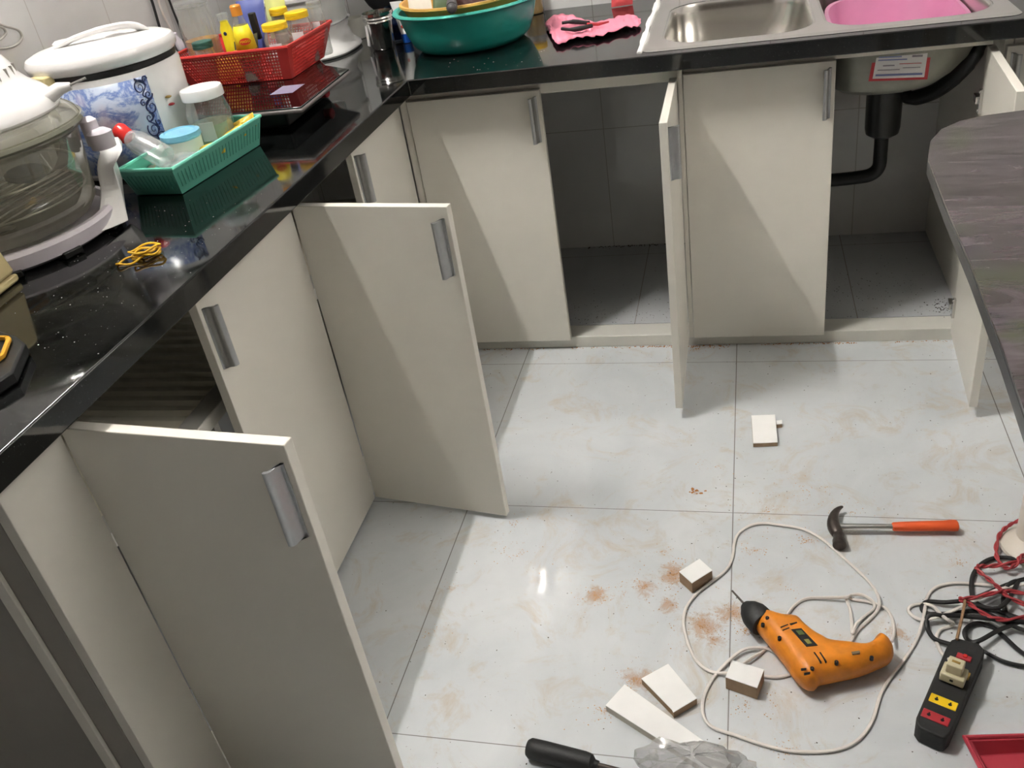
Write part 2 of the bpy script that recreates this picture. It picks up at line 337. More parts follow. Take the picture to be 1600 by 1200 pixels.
# fluorescent lamps: the near-ceiling batten on the side wall seen mirrored in the floor, and an added unseen fill tube on the right wall
def lamp(name, p0, p1, mtl, label, back):
    p0, p1 = Vector(p0), Vector(p1); t = thing(name, (p0 + p1) / 2, label, 'lamp')
    d = (p1 - p0).normalized(); b = Vector(back)
    MB().tube([p0, p1], .014, 12).build('lamp_tube', mtl, t, smooth=True)
    side = d.cross(b); MB().obox((p0 + p1) / 2 + b * .032, d * ((p1 - p0).length / 2 + .03), side * .02, b * .013).build('batten', M['batten'], t, bevel=.003)
    for q, sg in ((p0, -1), (p1, 1)): MB().obox(q + d * sg * .012 + b * .008, d * .01, side * .016, b * .022).build('tube_holder', M['batten'], t, bevel=.002)
lamp('fluorescent_lamp', (-.700, -.52, 2.98), (-.700, .05, 2.98), M['tube'], 'fluorescent tube lamp on its batten high on the left tiled wall', (-1, 0, 0))
lamp('fluorescent_lamp', (2.55, -.65, 2.75), (2.55, .55, 2.75), M['tube2'], 'added out-of-view fill tube lamp high on the right wall beyond the table', (1, 0, 0))

# ================================================================ WORKTOP
def grid_slab(xs, ys, z0, z1, hole):
    mb = MB(); nx, ny = len(xs) - 1, len(ys) - 1; ok = lambda i, j: 0 <= i < nx and 0 <= j < ny and not hole(i, j)
    for i in range(nx):
        for j in range(ny):
            if not ok(i, j): continue
            x0, x1, y0, y1 = xs[i], xs[i + 1], ys[j], ys[j + 1]
            mb.add([(x0, y0, z1), (x1, y0, z1), (x1, y1, z1), (x0, y1, z1)], [(0, 1, 2, 3)]); mb.add([(x0, y0, z0), (x1, y0, z0), (x1, y1, z0), (x0, y1, z0)], [(3, 2, 1, 0)])
            for (di, dj, a, b) in ((-1, 0, (x0, y1), (x0, y0)), (1, 0, (x1, y0), (x1, y1)), (0, -1, (x0, y0), (x1, y0)), (0, 1, (x1, y1), (x0, y1))):
                if not ok(i + di, j + dj): mb.add([(*a, z0), (*b, z0), (*b, z1), (*a, z1)], [(0, 1, 2, 3)])
    return mb
XL, YB = -.169, .610
wt = grid_slab([WL, XL, .415, 1.135, XR], [-1.35, YB, .675, 1.215, WB], HB, H, lambda i, j: (i > 0 and j == 0) or (i == 2 and j == 2))
tag(wt.build('worktop', M['granite'], bevel=.0025), 'long black polished granite worktop running round the corner under the sink', 'worktop')

# ================================================================ CABINETS
TH = .017
def handle(door, hp, d, n, z0, z1):
    """aluminium profile handle: hp = 2D point on the outer face (mounting flange), lip curls along -d and out along n"""
    prof = [(a_ * .62 + .004, b_ * .85) for a_, b_ in [(.010, 0), (.010, .0018), (.0, .0022), (-.004, .005), (-.006, .011), (-.0075, .016), (-.010, .0195), (-.016, .0205), (-.0185, .023), (-.0175, .026), (-.012, .0265), (-.006, .0245), (-.0025, .020), (-.001, .013), (.0008, .008), (.003, .005), (.003, .0)]]
    r0 = [Vector((hp[0] + d[0] * a + n[0] * b, hp[1] + d[1] * a + n[1] * b, z0)) for a, b in prof]
    MB().loft([r0, [p + Vector((0, 0, z1 - z0)) for p in r0]]).build('handle', M['alu'], door, bevel=.0004, bseg=1)
def door(root, hinge, tip, side, z0, z1, hz=None, hlab=None, hoff=.019, plates=False):
    """outer face runs hinge->tip; side=+1 outer normal is to the left of that direction, -1 to the right"""
    h, t = Vector((*hinge, 0)), Vector((*tip, 0)); d = (t - h).normalized(); n = Vector((-d.y, d.x, 0)) * side
    mb = MB(); q = [h, t, t - n * TH, h - n * TH]; mb.loft([[p + Vector((0, 0, z0)) for p in q], [p + Vector((0, 0, z1)) for p in q]])
    o = mb.build('door', M['lam'], root, bevel=.0012)
    hp = t - d * hoff; z2 = hz if hz else z1 - .014
    handle(o, hp, d, n, z2 - .112, z2)
    if plates:
        for zz in (.625, .115):
            c = h - n * (TH + .004) + d * .022; pl = MB(); pl.obox(c + Vector((0, 0, zz)), d * .006, n * .0035, (0, 0, .026)); pl.obox(c - d * .022 - n * .004 + Vector((0, 0, zz)), d * .016, n * .005, (0, 0, .008))
            pl.lathe(c + Vector((0, 0, zz + .02)) - n * .003, [(.0035, -.001), (.0035, .002)], 8, True, axis=-n); pl.lathe(c + Vector((0, 0, zz - .02)) - n * .003, [(.0035, -.001), (.0035, .002)], 8, True, axis=-n)
            pl.build('hinge', M['steel'], o, bevel=.001)
    return o
XD, YD = -.2276, .668
ZBL, ZBB, ZT = .012, .033, .731
# near left unit
c1 = thing('base_cabinet', (-.5, -.42, .035), 'white base cabinet nearest the camera, left door swung open and right door shut', 'cabinet')
door(c1, (XD, -.716), (.100, -.748), -1, ZBL, ZT, hz=ZT - .026)
door(c1, (XD, .0), (XD, -.372), 1, ZBL, ZT, hz=ZT - .024)
MB().box(XD - TH, XD, -.838, -.7175, ZBL, .757).build('filler_panel', M['lam'], c1, bevel=.001)
MB().box(-.80, XD - TH - .001, -.838, -.821, .035, .757).build('side_panel', M['greyside'], c1, bevel=.001)  # grey colour of this panel stands in for shade
MB().box(-.305, -.286, -.845, -.8385, 0.002, .757).build('edge_strip', M['edge'], c1, bevel=.001)
MB().box(XD - TH - .02, XD - TH - .002, -.82, -.001, .722, .757).build('top_rail', M['lam'], c1, bevel=.001)
# far left unit
c2 = thing('base_cabinet', (-.5, .3, .035), 'white base cabinet by the inner corner under the left worktop, its near door swung open', 'cabinet')
door(c2, (XD, .0035), (.100, -.050), -1, ZBL, ZT, hz=ZT - .022)
door(c2, (XD, .6665), (XD, .326), 1, ZBL, ZT, hz=ZT - .020)
MB().box(XD - TH - .02, XD - TH - .002, .001, .66, .722, .757).build('top_rail', M['lam'], c2, bevel=.001)
MB().box(XD + .0005, -.208, YD + .004, YD + .018, .036, .757).build('corner_filler', M['lam'], c2, bevel=.001)
# back corner unit
c3 = thing('base_cabinet', (.15, .95, .035), 'white base cabinet left of the sink with an open door standing at right angles', 'cabinet')
door(c3, (-.206, YD), (.134, YD), -1, ZBB, ZT)
door(c3, (.4605, YD - .001), (.4605, .332), 1, ZBB, ZT)
MB().box(-.226, .463, YD + .019, YD + .037, .717, .757).build('top_rail', M['lam'], c3, bevel=.001)
MB().box(.4615, .4725, YD, YD + .017, .035, .757).build('filler_strip', M['lam'], c3)
# sink unit
c4 = thing('sink_cabinet', (.8, .95, .035), 'white sink cabinet with left door shut and right door open beside the table', 'cabinet')
door(c4, (.474, YD), (.809, YD), -1, ZBB, ZT + .004)
d4 = door(c4, (1.130, YD - .001), (1.110, .334), 1, ZBB, ZT + .004, plates=True)
MB().box(.474, 1.128, YD + .019, YD + .037, .733, .757).build('top_rail', M['lam'], c4, bevel=.001)
MB().box(1.150, 1.167, YD + .018, 1.285, .035, .757).build('side_panel', M['lam'], c4, bevel=.001)
for z in (.625, .115): MB().box(1.134, 1.1495, .70, .735, z - .02, z + .02).build('hinge_plate', M['steel'], c4, bevel=.002)
c5 = thing('base_cabinet', (1.6, .95, .035), 'white base cabinet right of the sink behind the dark table corner', 'cabinet')
door(c5, (1.49, YD), (1.152, YD), 1, ZBB, ZT)
door(c5, (1.50, YD), (1.84, YD), -1, ZBB, ZT)
MB().box(1.169, 1.84, YD + .019, YD + .037, .717, .757).build('top_rail', M['lam'], c5, bevel=.001)

# ribbed shelf in the left cabinets
rb = MB(); y0, y1 = -.80, .64; n = 46; prof = []
for i in range(n * 4 + 1): y = y0 + (y1 - y0) * i / (n * 4); prof.append((y, .500 + .006 * (0, 1, 1, 0)[i % 4]))
rings = [[(x, y, z) for y, z in prof] + [(x, y1, .486), (x, y0, .486)] for x in (WL + .004, -.325)]
rb.loft(rings)
sh = thing('ribbed_shelf', (-.58, 0, .486), 'grey beige ribbed shelf with a white front plank inside the left cabinets', 'shelf')
rb.build('ribbed_board', M['corr'], sh); MB().box(-.3245, -.283, y0, y1, .480, .506).build('front_plank', M['kick'], sh, bevel=.002)
for yy in (-.79, .0, .62): MB().box(-.60, -.57, yy - .01, yy + .01, .0345, .4855).build('leg', M['kick'], sh)

# ================================================================ SINK
sk = thing('sink', (.78, .93, .6), 'stainless steel double bowl sink set in the black worktop at top right', 'sink')
def rrect(x0, x1, y0, y1, r, z, seg=6):
    out = []
    for cx, cy, a in ((x1 - r, y1 - r, 0), (x0 + r, y1 - r, 90), (x0 + r, y0 + r, 180), (x1 - r, y0 + r, 270)):
        for k in range(seg + 1): t = math.radians(a + 90 * k / seg); out.append(Vector((cx + r * math.cos(t), cy + r * math.sin(t), z)))
    return out
SX0, SX1, SY0, SY1 = .385, 1.170, .642, 1.250
B1 = (.432, .762, .690, 1.13, .085); B2 = (.795, 1.128, .690, 1.20, .085)
bm = bmesh.new()
def loop(pts):
    vs = [bm.verts.new(p) for p in pts]; es = [bm.edges.new((vs[i], vs[(i + 1) % len(vs)])) for i in range(len(vs))]; return vs, es
zt = H + .004
ov, oe = loop(rrect(SX0 + .012, SX1 - .012, SY0 + .012, SY1 - .012, .02, zt)); e_all = list(oe)
for B in (B1, B2):
    v_, e_ = loop(rrect(B[0] - .008, B[1] + .008, B[2] - .008, B[3] + .008, B[4] + .008, zt)); e_all += e_
bmesh.ops.triangle_fill(bm, edges=e_all, use_beauty=True)
lo, _ = loop(rrect(SX0, SX1, SY0, SY1, .026, H + .0007)); k = len(lo)
for i in range(k): bm.faces.new((ov[i], ov[(i + 1) % k], lo[(i + 1) % k], lo[i]))
bmesh.ops.recalc_face_normals(bm, faces=bm.faces)
me = bpy.data.meshes.new('rim'); 
for v in bm.verts: v.co -= Vector((.78, .93, .6))
bm.to_mesh(me); bm.free(); me.materials.append(M['steel']); ro = bpy.data.objects.new('rim', me); COL.objects.link(ro); ro.parent = sk
for p in me.polygons: p.use_smooth = False
for B in (B1, B2):
    rings = []
    for ins, dz, ir in ((-.008, .004, -.008), (-.003, .0028, -.003), (0, -.002, 0), (.002, -.02, .003), (.004, -.06, .012), (.006, -.10, .030), (.009, -.13, .058), (.014, -.148, .085), (.03, -.160, .115), (.06, -.164, .15)):
        rings.append(rrect(B[0] + ins, B[1] - ir, B[2] + ins, B[3] - ins, max(.03, B[4] - ins * .3), H + dz))
    o = MB().loft(rings, caps=False).add(rings[-1], [tuple(range(len(rings[-1])))]).build('bowl', [M['sinksteel'], M['sinkunder']], sk, smooth=True)
    md = o.modifiers.new('s', 'SOLIDIFY'); md.thickness = .0015; md.offset = -1; md.material_offset = 1
# sticker on the underside bowl, facing the room
st = MB(); fy = B2[2] + .0012; P_ = lambda u, v: at(u, v, y=.694)
a, b_, c_, d_ = P_(1357, 127), P_(1449, 124), P_(1456, 76), P_(1366, 80)
nrm = Vector((0, -1, 0))
def flat(name, q, off, mtl, par, th=.0004): return MB().loft([[p + nrm * off for p in q], [p + nrm * (off + th) for p in q]]).build(name, mtl, par)
q0 = [a, b_, c_ + (c_ - b_) * .35, d_ + (d_ - a) * .35]
lab = flat('sticker', q0, .0, M['redborder'], sk)
def sub(u0, u1, v0, v1):
    L = lambda u, v: (q0[0] * (1 - u) + q0[1] * u) * (1 - v) + (q0[3] * (1 - u) + q0[2] * u) * v
    return [L(u0, v0), L(u1, v0), L(u1, v1), L(u0, v1)]
flat('sticker_paper', sub(.06, .94, .06, .98), .0005, M['paper'], sk)
for i, (u0, u1, v, h_, mm) in enumerate([(.1, .9, .12, .05, 'bluepr'), (.12, .5, .26, .02, 'ink'), (.55, .85, .30, .015, 'ink'), (.2, .4, .36, .03, 'ink'), (.48, .86, .40, .015, 'redborder'), (.1, .6, .50, .03, 'bluepr'), (.1, .5, .57, .03, 'bluepr'), (.68, .86, .56, .05, 'ink'), (.1, .45, .66, .02, 'bluepr'), (.3, .8, .74, .025, 'ink')]):
    flat('sticker_print', sub(u0, u1, v, v + h_), .001, M[mm], sk)
MB().tube([(SX0 - .004, SY0, H + .001), (SX0 - .003, .80, H + .003), (SX0 - .006, .95, H + .002), (SX0 - .002, 1.1, H + .003), (SX0 - .005, SY1, H + .001)], [.006, .009, .005, .008, .006, .009, .006], 7, smooth=6, flat=.6).build('silicone_bead', M['seal'], sk, smooth=True)
# pink tub in the right bowl
pt = MB(); pt.lathe((.962, .945, H - .160), [(.10, .001), (.122, .005), (.148, .120), (.155, .123), (.155, .126), (.146, .126), (.119, .010), (.05, .006)], 48, False, sy=1.52, pw=3).add([(.962 + .05 * math.cos(t / 36 * 6.283), .945 + .076 * math.sin(t / 36 * 6.283), H - .154) for t in range(36)], [tuple(range(36))])
tag(pt.build('washing_up_tub', M['pinkp'], smooth=True), 'pink plastic tub standing in the right sink bowl', 'tub')

# drain under the sink
dr = thing('sink_drain', (.955, .95, .462), 'black plastic sink drain hanging under the steel bowl in the open cabinet', 'drain')
MB().lathe((.955, .95, .465), [(.001, -.006), (.026, -.005), (.040, .004), (.043, .02), (.044, .145), (.047, .150), (.047, .158)], 28, True).build('trap_body', M['blackplastic'], dr, smooth=True)
MB().tube([(.955, .95, .462), (.955, .95, .412), (.953, .95, .377), (.935, .952, .357), (.90, .955, .350), (.83, .96, .345), (.70, .965, .34), (.56, .98, .335), (.50, 1.02, .31)], .0175, 14, smooth=5).build('waste_pipe', M['hose'], dr, smooth=True)
MB().tube([(.990, .95, .572)] + [at(u, v, y=y_) for u, v, y_ in ((1425, 153, .93), (1460, 143, .88), (1490, 122, .83), (1512, 100, .79), (1527, 80, .77), (1534, 66, .77))], [.017, .019, .019, .018, .016, .013], 12, smooth=5).build('overflow_hose', M['hose'], dr, smooth=True)

# ================================================================ TABLE (right)
tp = [(.8862, -.02), (.8800, -.20), (.8760, -.40), (.8685, -.60), (.8600, -.75), (.848, -1.05), (.845, -1.20), (.862, -1.235), (.90, -1.25), (1.60, -1.25), (1.64, -1.22), (1.65, -1.18), (1.66, .10), (1.65, .16), (1.61, .19), (1.0674, .1796), (1.006, .168), (.964, .150), (.928, .114), (.902, .058)]
tb = thing('table', (1.25, -.5, 0), 'dark glossy table with a rounded corner and purple brown grain at right edge', 'table')
MB().prism(tp, .746, .750).build('tabletop', M['table'], tb)
MB().prism(tp, .722, .7458).build('edge_band', mat('charcoal table edge', '34353a', .3), tb, bevel=.003)
LX, LY = 1.125, -.085
for lx, ly in ((LX, LY), (1.45, -.085), (LX, -1.0), (1.45, -1.0)):
    lg = MB().lathe((lx, ly, 0), [(.031, .010), (.031, .7215)], 28, True).build('leg', M['pipew'], tb, smooth=True)
    MB().lathe((lx, ly, 0), [(.001, .0), (.052, .001), (.056, .006), (.055, .012), (.046, .020), (.036, .028), (.031, .034), (.031, .040)], 32).build('foot', M['pipew'], lg, smooth=True)

# ================================================================ FLOOR TOOLS
def slab_block(name, top_px, z, label, group=None, side='mdf', chip=False):
    q = [at(u, v, z=z) for u, v in top_px]; t = thing(name, (sum(p.x for p in q) / len(q), sum(p.y for p in q) / len(q), 0), label, 'wood offcut', group)
    MB().prism([(p.x, p.y) for p in q], .0005, z - .0012).build('core', M[side], t, bevel=.0006, bseg=1)
    MB().prism([(p.x, p.y) for p in q], z - .0011, z).build('laminate_face', M['mdfw'], t)
    return t
G = 'white faced wood offcuts on the floor'
slab_block('wood_offcut', [(1174, 649), (1211, 647.5), (1215, 691), (1177, 692.5)], .012, 'small flat white offcut alone on the tiles near the cabinets', G)
slab_block('wood_offcut', [(1213, 657), (1222, 656), (1222, 662), (1213.5, 663)], .012, 'tiny white wood chip touching the small flat offcut near the cabinets', G)
slab_block('wood_offcut', [(1093, 873), (1113, 891), (1081, 911), (1061, 893)], .028, 'cube-like white topped block beside the sawdust left of the drill', G)
slab_block('wood_offcut', [(1144, 1031.5), (1194, 1046), (1183, 1075), (1133.5, 1058)], .030, 'white topped block with brown sides standing in front of the drill', G)
slab_block('wood_offcut', [(1044, 1037), (1089, 1091), (1052, 1113), (1050, 1109), (1002, 1060)], .016, 'short flat white board lying beside the long white plank', G)
slab_block('wood_plank', [(976, 1069), (1143, 1189), (1122, 1214), (946, 1102)], .016, 'long flat white plank on the floor at the bottom of the photo', side='mdfside')

# hammer
hz = .016
hp = lambda u, v, z=hz: at(u, v, z=z)
hm = thing('hammer', hp(1380, 822, 0), 'claw hammer with a chrome shaft and orange grip lying on the tiles', 'hammer')
A = [hp(u, v) for u, v in ((1318, 791), (1310, 794), (1303, 803), (1301, 815), (1303, 825), (1308, 833), (1311, 838))]
MB().tube(A, [.0025, .005, .009, .0125, .014, .0125, .009], 12, smooth=0).build('claw_and_cheek', M['iron'], hm, smooth=True, subd=1)
f0, f1 = hp(1310, 835), hp(1312, 853); dd = (f1 - f0).normalized(); L = (f1 - f0).length
MB().lathe(f0, [(.001, 0), (.0105, .0005), (.0105, L * .45), (.0125, L * .55), (.0130, L * .95), (.0115, L), (.001, L)], 20, axis=dd).build('striking_face', M['iron'], hm, smooth=True)
s0, s1, s2 = hp(1306, 823), hp(1394, 823), hp(1497, 821)
MB().tube([s0, s1 + (s1 - s0) * .1], [.0075, .006], 14, flat=.8).build('shaft', M['chrome'], hm, smooth=True)
MB().tube([s1, s1 + (s2 - s1) * .02, s1 + (s2 - s1) * .2, s1 + (s2 - s1) * .45, s1 + (s2 - s1) * .8, s1 + (s2 - s1) * .93, s2 - (s2 - s1) * .02, s2], [.0075, .0098, .0108, .0112, .0115, .0128, .0122, .009], 16, flat=.8).build('grip', M['grip'], hm, smooth=True)

# power drill
dz = .034
dp = lambda u, v, z=dz: at(u, v, z=z)
dl = thing('power_drill', dp(1275, 1010, 0), 'orange corded power drill lying on its side among white cable', 'drill')
out_px = [(1180, 978), (1187, 964), (1200, 960), (1222, 966), (1246, 969), (1258, 980), (1272, 992), (1288, 1001), (1298, 1006), (1325, 1009), (1350, 1012), (1362, 1006), (1368, 998), (1376, 996), (1388, 1002), (1396, 1015), (1394, 1028), (1380, 1036), (1345, 1050), (1300, 1060), (1282, 1064), (1276, 1071), (1262, 1071), (1246, 1062), (1233, 1046), (1222, 1030), (1206, 1010), (1194, 995)]
oc = [dp(u, v) for u, v in out_px]; oc = spline(oc + [oc[0]], 3)[:-1]
def inset(poly, d):
    n = len(poly); res = []
    ar = sum(poly[i].x * poly[(i + 1) % n].y - poly[(i + 1) % n].x * poly[i].y for i in range(n))
    sg = 1 if ar > 0 else -1
    for i in range(n):
        t = poly[(i + 2) % n] - poly[i - 2]; nn = Vector((-t.y, t.x, 0)).normalized() * sg; res.append(poly[i] + nn * d)
    return res
from mathutils.geometry import delaunay_2d_cdt
def pillow(poly, zc, up, dn_, Rr, step):
    """rounded solid filling a plan outline: thickness falls off smoothly towards the outline"""
    P2 = [Vector((p.x, p.y)) for p in poly]; n = len(P2)
    def dist(p):
        best = 9
        for i in range(n):
            a, b = P2[i], P2[(i + 1) % n]; ab = b - a; t = max(0, min(1, (p - a).dot(ab) / max(ab.dot(ab), 1e-12))); best = min(best, (a + ab * t - p).length)
        return best
    def inside(p):
        c = False
        for i in range(n):
            a, b = P2[i], P2[(i + 1) % n]
            if (a.y > p.y) != (b.y > p.y) and p.x < (b.x - a.x) * (p.y - a.y) / (b.y - a.y) + a.x: c = not c
        return c
    pts = list(P2); x0 = min(p.x for p in P2); x1 = max(p.x for p in P2); y0 = min(p.y for p in P2); y1 = max(p.y for p in P2)
    for k in (.06, .2, .45, .8):          # rings close to the rim keep the edge round
        for q in inset(poly, Rr * k):
            q2 = Vector((q.x, q.y))
            if inside(q2) and dist(q2) > Rr * k * .93: pts.append(q2)
    x = x0
    while x < x1:
        y = y0
        while y < y1:
            q = Vector((x, y))
            if inside(q) and dist(q) > Rr * .9: pts.append(q)
            y += step
        x += step
    v, e, f, *_ = delaunay_2d_cdt(pts, [], [list(range(n))], 1, 1e-6)
    mb = MB(); ds = [dist(q) for q in v]; hh = [math.sqrt(max(0, 1 - (1 - min(d / Rr, 1)) ** 2)) for d in ds]
    T = [Vector((q.x, q.y, zc + up * h)) for q, h in zip(v, hh)]; Bv = [Vector((q.x, q.y, zc - dn_ * h)) for q, h in zip(v, hh)]; K = len(T)
    mb.add(T + Bv, [tuple(q) for q in f] + [tuple(i + K for i in q[::-1]) for q in f]); return mb
pillow(oc, .033, .029, .0295, .024, .005).build('body', M['orange'], dl, smooth=True)
c0, c1_, c2_ = dp(1190, 972, .034), dp(1163, 944, .034), dp(1144, 923, .034)
ax = (c1_ - c0).normalized(); Lc = (c1_ - c0).length
MB().lathe(c0 - ax * .006, [(.001, 0), (.024, .0), (.0255, .004), (.0255, Lc * .35), (.0245, Lc * .55), (.019, Lc * .82), (.012, Lc * 1.0), (.010, Lc * 1.06), (.001, Lc * 1.06)], 28, axis=ax).build('chuck', M['rubber'], dl, smooth=True)
MB().tube([c1_, c2_], [.0022, .0018], 8).build('drill_bit', M['iron'], dl, smooth=True)
def plate(px, z0, z1, mtl, name, par): return MB().prism([(lambda p: (p.x, p.y))(at(u, v, z=z1)) for u, v in px], z0, z1).build(name, mtl, par, bevel=.0005, bseg=1)
pl = plate([(1236, 983), (1252, 981), (1278, 1008), (1260, 1010)], .058, .0632, M['blackplastic'], 'rating_plate', dl)
plate([(1243, 985), (1252, 984), (1258, 991), (1249, 992)], .0633, .0637, mat('dull green print', '5b6a3c', .5), 'plate_print', pl)
plate([(1256, 999), (1263, 998), (1269, 1005), (1262, 1006)], .0633, .0637, mat('dull yellow print', '8a8440', .5), 'plate_print', pl)
for q in ([(1219, 979), (1231, 974.5), (1232, 976), (1220, 981)], [(1222, 984), (1233, 979.5), (1234, 981.3), (1223, 985.5)], [(1233, 974), (1245, 971), (1246, 973), (1236, 977)], [(1271, 1019), (1273, 1018), (1284, 1034), (1282, 1035)], [(1280, 1019), (1282, 1018), (1292, 1033), (1290, 1034)], [(1251, 1044), (1260, 1043), (1260, 1045), (1252, 1046)], [(1256, 1051), (1266, 1049), (1266, 1051), (1257, 1053)]):
    plate(q, .058, .0625, M['black'], 'vent_slot', dl)
for u, v in ((1192, 975), (1218, 996), (1269, 1044), (1307, 1034), (1362, 1027), (1199, 965)):
    c = dp(u, v, .0605); MB().lathe(c, [(.001, -.006), (.0032, -.006), (.0032, .0006), (.001, .0006)], 12).build('screw_recess', M['black'], dl)
MB().tube([dp(1286, 1002, .038), dp(1290, 1008, .038), dp(1295, 1012, .038)], [.006, .0075, .005], 10).build('trigger', M['rubber'], dl, smooth=True)
MB().tube([dp(1297, 1011, .040), dp(1306, 1013, .040), dp(1324, 1008, .040)], .0025, 8, smooth=3).build('trigger_guard', M['rubber'], dl, smooth=True)
plate([(1330, 1018), (1343, 1016), (1344, 1020), (1332, 1022)], .057, .0625, mat('grey switch pad', '7c6a52', .6), 'switch_pad', dl)

def cable(name, px, z, r, mtl, label, smooth=6, flat=.8, cat='cable', par=None, seg=8, group=None):
    pts = [at(u, v, z=(zz if zz is not None else z)) for u, v, zz in [(p + (None,))[:3] for p in px]]
    mb = MB().tube(pts, r, seg, smooth=smooth, flat=flat)
    if par is not None: return mb.build(name, mtl, par, smooth=True)
    return tag(mb.build(name, mtl, smooth=True), label, cat, {'flat_cable': 'white cables on the floor', 'black_cable': 'black cables tangled at right'}.get(name))
# drill's own white flex (part of the drill)
W = .0035
cord = [(1393, 1003, .02), (1397, 985), (1392, 962), (1380, 948), (1355, 940), (1335, 937), (1322, 933), (1328, 952), (1331, 975, .006), (1332, 990, .01), (1338, 975, .01), (1352, 962), (1366, 950), (1362, 938, .008), (1345, 929, .010), (1330, 930, .01), (1322, 933, .012), (1290, 934, .006), (1262, 935), (1245, 943), (1232, 958, .004), (1218, 985, .002), (1205, 1004, .002), (1192, 1018), (1175, 1028, .008), (1158, 1040)]
cable('power_cord', cord, W, .003, M['whitewire'], '', par=dl)
cable('flat_cable', [(1245, 1051, .003), (1215, 1058), (1190, 1056), (1165, 1053), (1135, 1052, .008), (1110, 1049), (1090, 1035), (1076, 1008), (1068, 975), (1072, 950), (1088, 928), (1108, 912), (1135, 890), (1145, 868), (1147, 850), (1153, 835), (1168, 823), (1190, 817.5), (1222, 821), (1255, 827), (1285, 843), (1320, 873), (1352, 903), (1369, 925), (1374, 942, .012), (1370, 955), (1358, 968), (1340, 985), (1330, 1000, .006), (1324, 1008, .006)], W, .003, M['whitewire'], 'thin white cable looping round the drill and along the left block')
cable('flat_cable', [(1240, 1045, .003), (1226, 1031), (1205, 1016), (1183, 1012, .008), (1160, 1016, .008), (1135, 1036, .006), (1112, 1063), (1099, 1092), (1100, 1120), (1115, 1137), (1150, 1149), (1190, 1163), (1240, 1174), (1300, 1173), (1338, 1158), (1362, 1128), (1376, 1085), (1392, 1058), (1412, 1032), (1432, 1000), (1443, 965, .010), (1448, 935), (1462, 918), (1490, 911), (1530, 913), (1575, 917, .012)], W, .003, M['whitewire'], 'long white cable sweeping from the drill to the black cables')
cable('flat_cable', [(1640, 905, .018), (1590, 915, .018), (1555, 923, .020), (1520, 940, .020), (1480, 958, .018), (1450, 968, .012), (1430, 965), (1419, 952), (1432, 944), (1455, 946, .010), (1468, 958, .016), (1480, 968, .02), (1490, 974, .010), (1483, 979), (1468, 985), (1463, 1000), (1470, 1018, .008), (1480, 1028, .03), (1490, 1035, .05)], W, .0032, M['whitewire'], 'white cable knotted over the black loops and plugged into the power strip')
# power strip
z1 = .036
ps = thing('power_strip', at(1485, 1080, z=0), 'black power strip with yellow and red sockets lying at lower right', 'power strip')
cp = [(1487, 999), (1496, 996), (1530, 1005), (1539, 1015), (1538, 1024), (1486, 1145), (1478, 1153), (1470, 1152), (1437, 1137), (1431, 1128), (1432, 1120), (1480, 1008)]
zc = [at(u, v, z=z1) for u, v in cp]
MB().prism([(p.x, p.y) for p in zc], .001, z1).build('casing', M['rubber'], ps, bevel=.003, bseg=3)
a0, a1 = at(1513, 1003, z=z1), at(1455, 1140, z=z1); yd_ = (a1 - a0); Ls = yd_.length; yd_.normalize(); xd_ = Vector((-yd_.y, yd_.x, 0))
xd_ = xd_ if (xd_.x > 0) else -xd_
def on_strip(u, v, w_, h_, mtl, name, zb_=z1 - .002, zt_=z1 + .0012, par=ps, round_=.0008):
    c = at(u, v, z=z1); c = Vector((c.x, c.y, (zb_ + zt_) / 2)); return MB().obox(c, xd_ * w_ / 2, yd_ * h_ / 2, (0, 0, (zt_ - zb_) / 2)).build(name, mtl, par, bevel=round_, bseg=1)
sw = on_strip(1506, 1028, .022, .011, M['socketred'], 'switch', zt_=z1 + .003)
on_strip(1508, 1027, .006, .007, M['redcap'], 'switch_lens', z1 + .002, z1 + .0045, sw)
for (u, v, mm) in ((1474, 1097, 'yellow'), (1462, 1121, 'socketred'), (1494, 1050, 'tan')):
    so = on_strip(u, v, .040, .017, M[mm], 'socket')
    for sx in (-.010, .010):
        c = at(u, v, z=z1); c = Vector((c.x, c.y, z1 + .0012)) + xd_ * sx
        MB().obox(c, xd_ * .0012, yd_ * .0035, (0, 0, .0006)).obox(c + yd_ * .001, xd_ * .0026, yd_ * .0016, (0, 0, .0006)).build('pin_hole', M['black'], so)
# plug adaptor standing in the top socket
c = at(1489, 1062, z=z1); c = Vector((c.x, c.y, z1 + .002))
ad = thing('plug_adaptor', c, 'cream plug adaptor pushed into the black power strip', 'plug')
MB().obox(c + Vector((0, 0, .010)), xd_ * .018, yd_ * .014, (0, 0, .0085)).build('base', M['plugcream'], ad, bevel=.002)
u0 = MB().obox(c + Vector((0, 0, .028)) - yd_ * .002, xd_ * .012, yd_ * .010, (0, 0, .0095)).build('plug_body', M['plugcream'], ad, bevel=.002)
MB().obox(c + Vector((0, 0, .0379)) - yd_ * .002, xd_ * .006, yd_ * .002, (0, 0, .0005)).build('slot', M['tan'], ad)
MB().obox(c + Vector((0, 0, .0105)) + yd_ * .0142, xd_ * .0025, yd_ * .0005, (0, 0, .002)).build('slot', M['black'], ad)
tp0 = Vector((c.x, c.y, .075)) - xd_ * .012
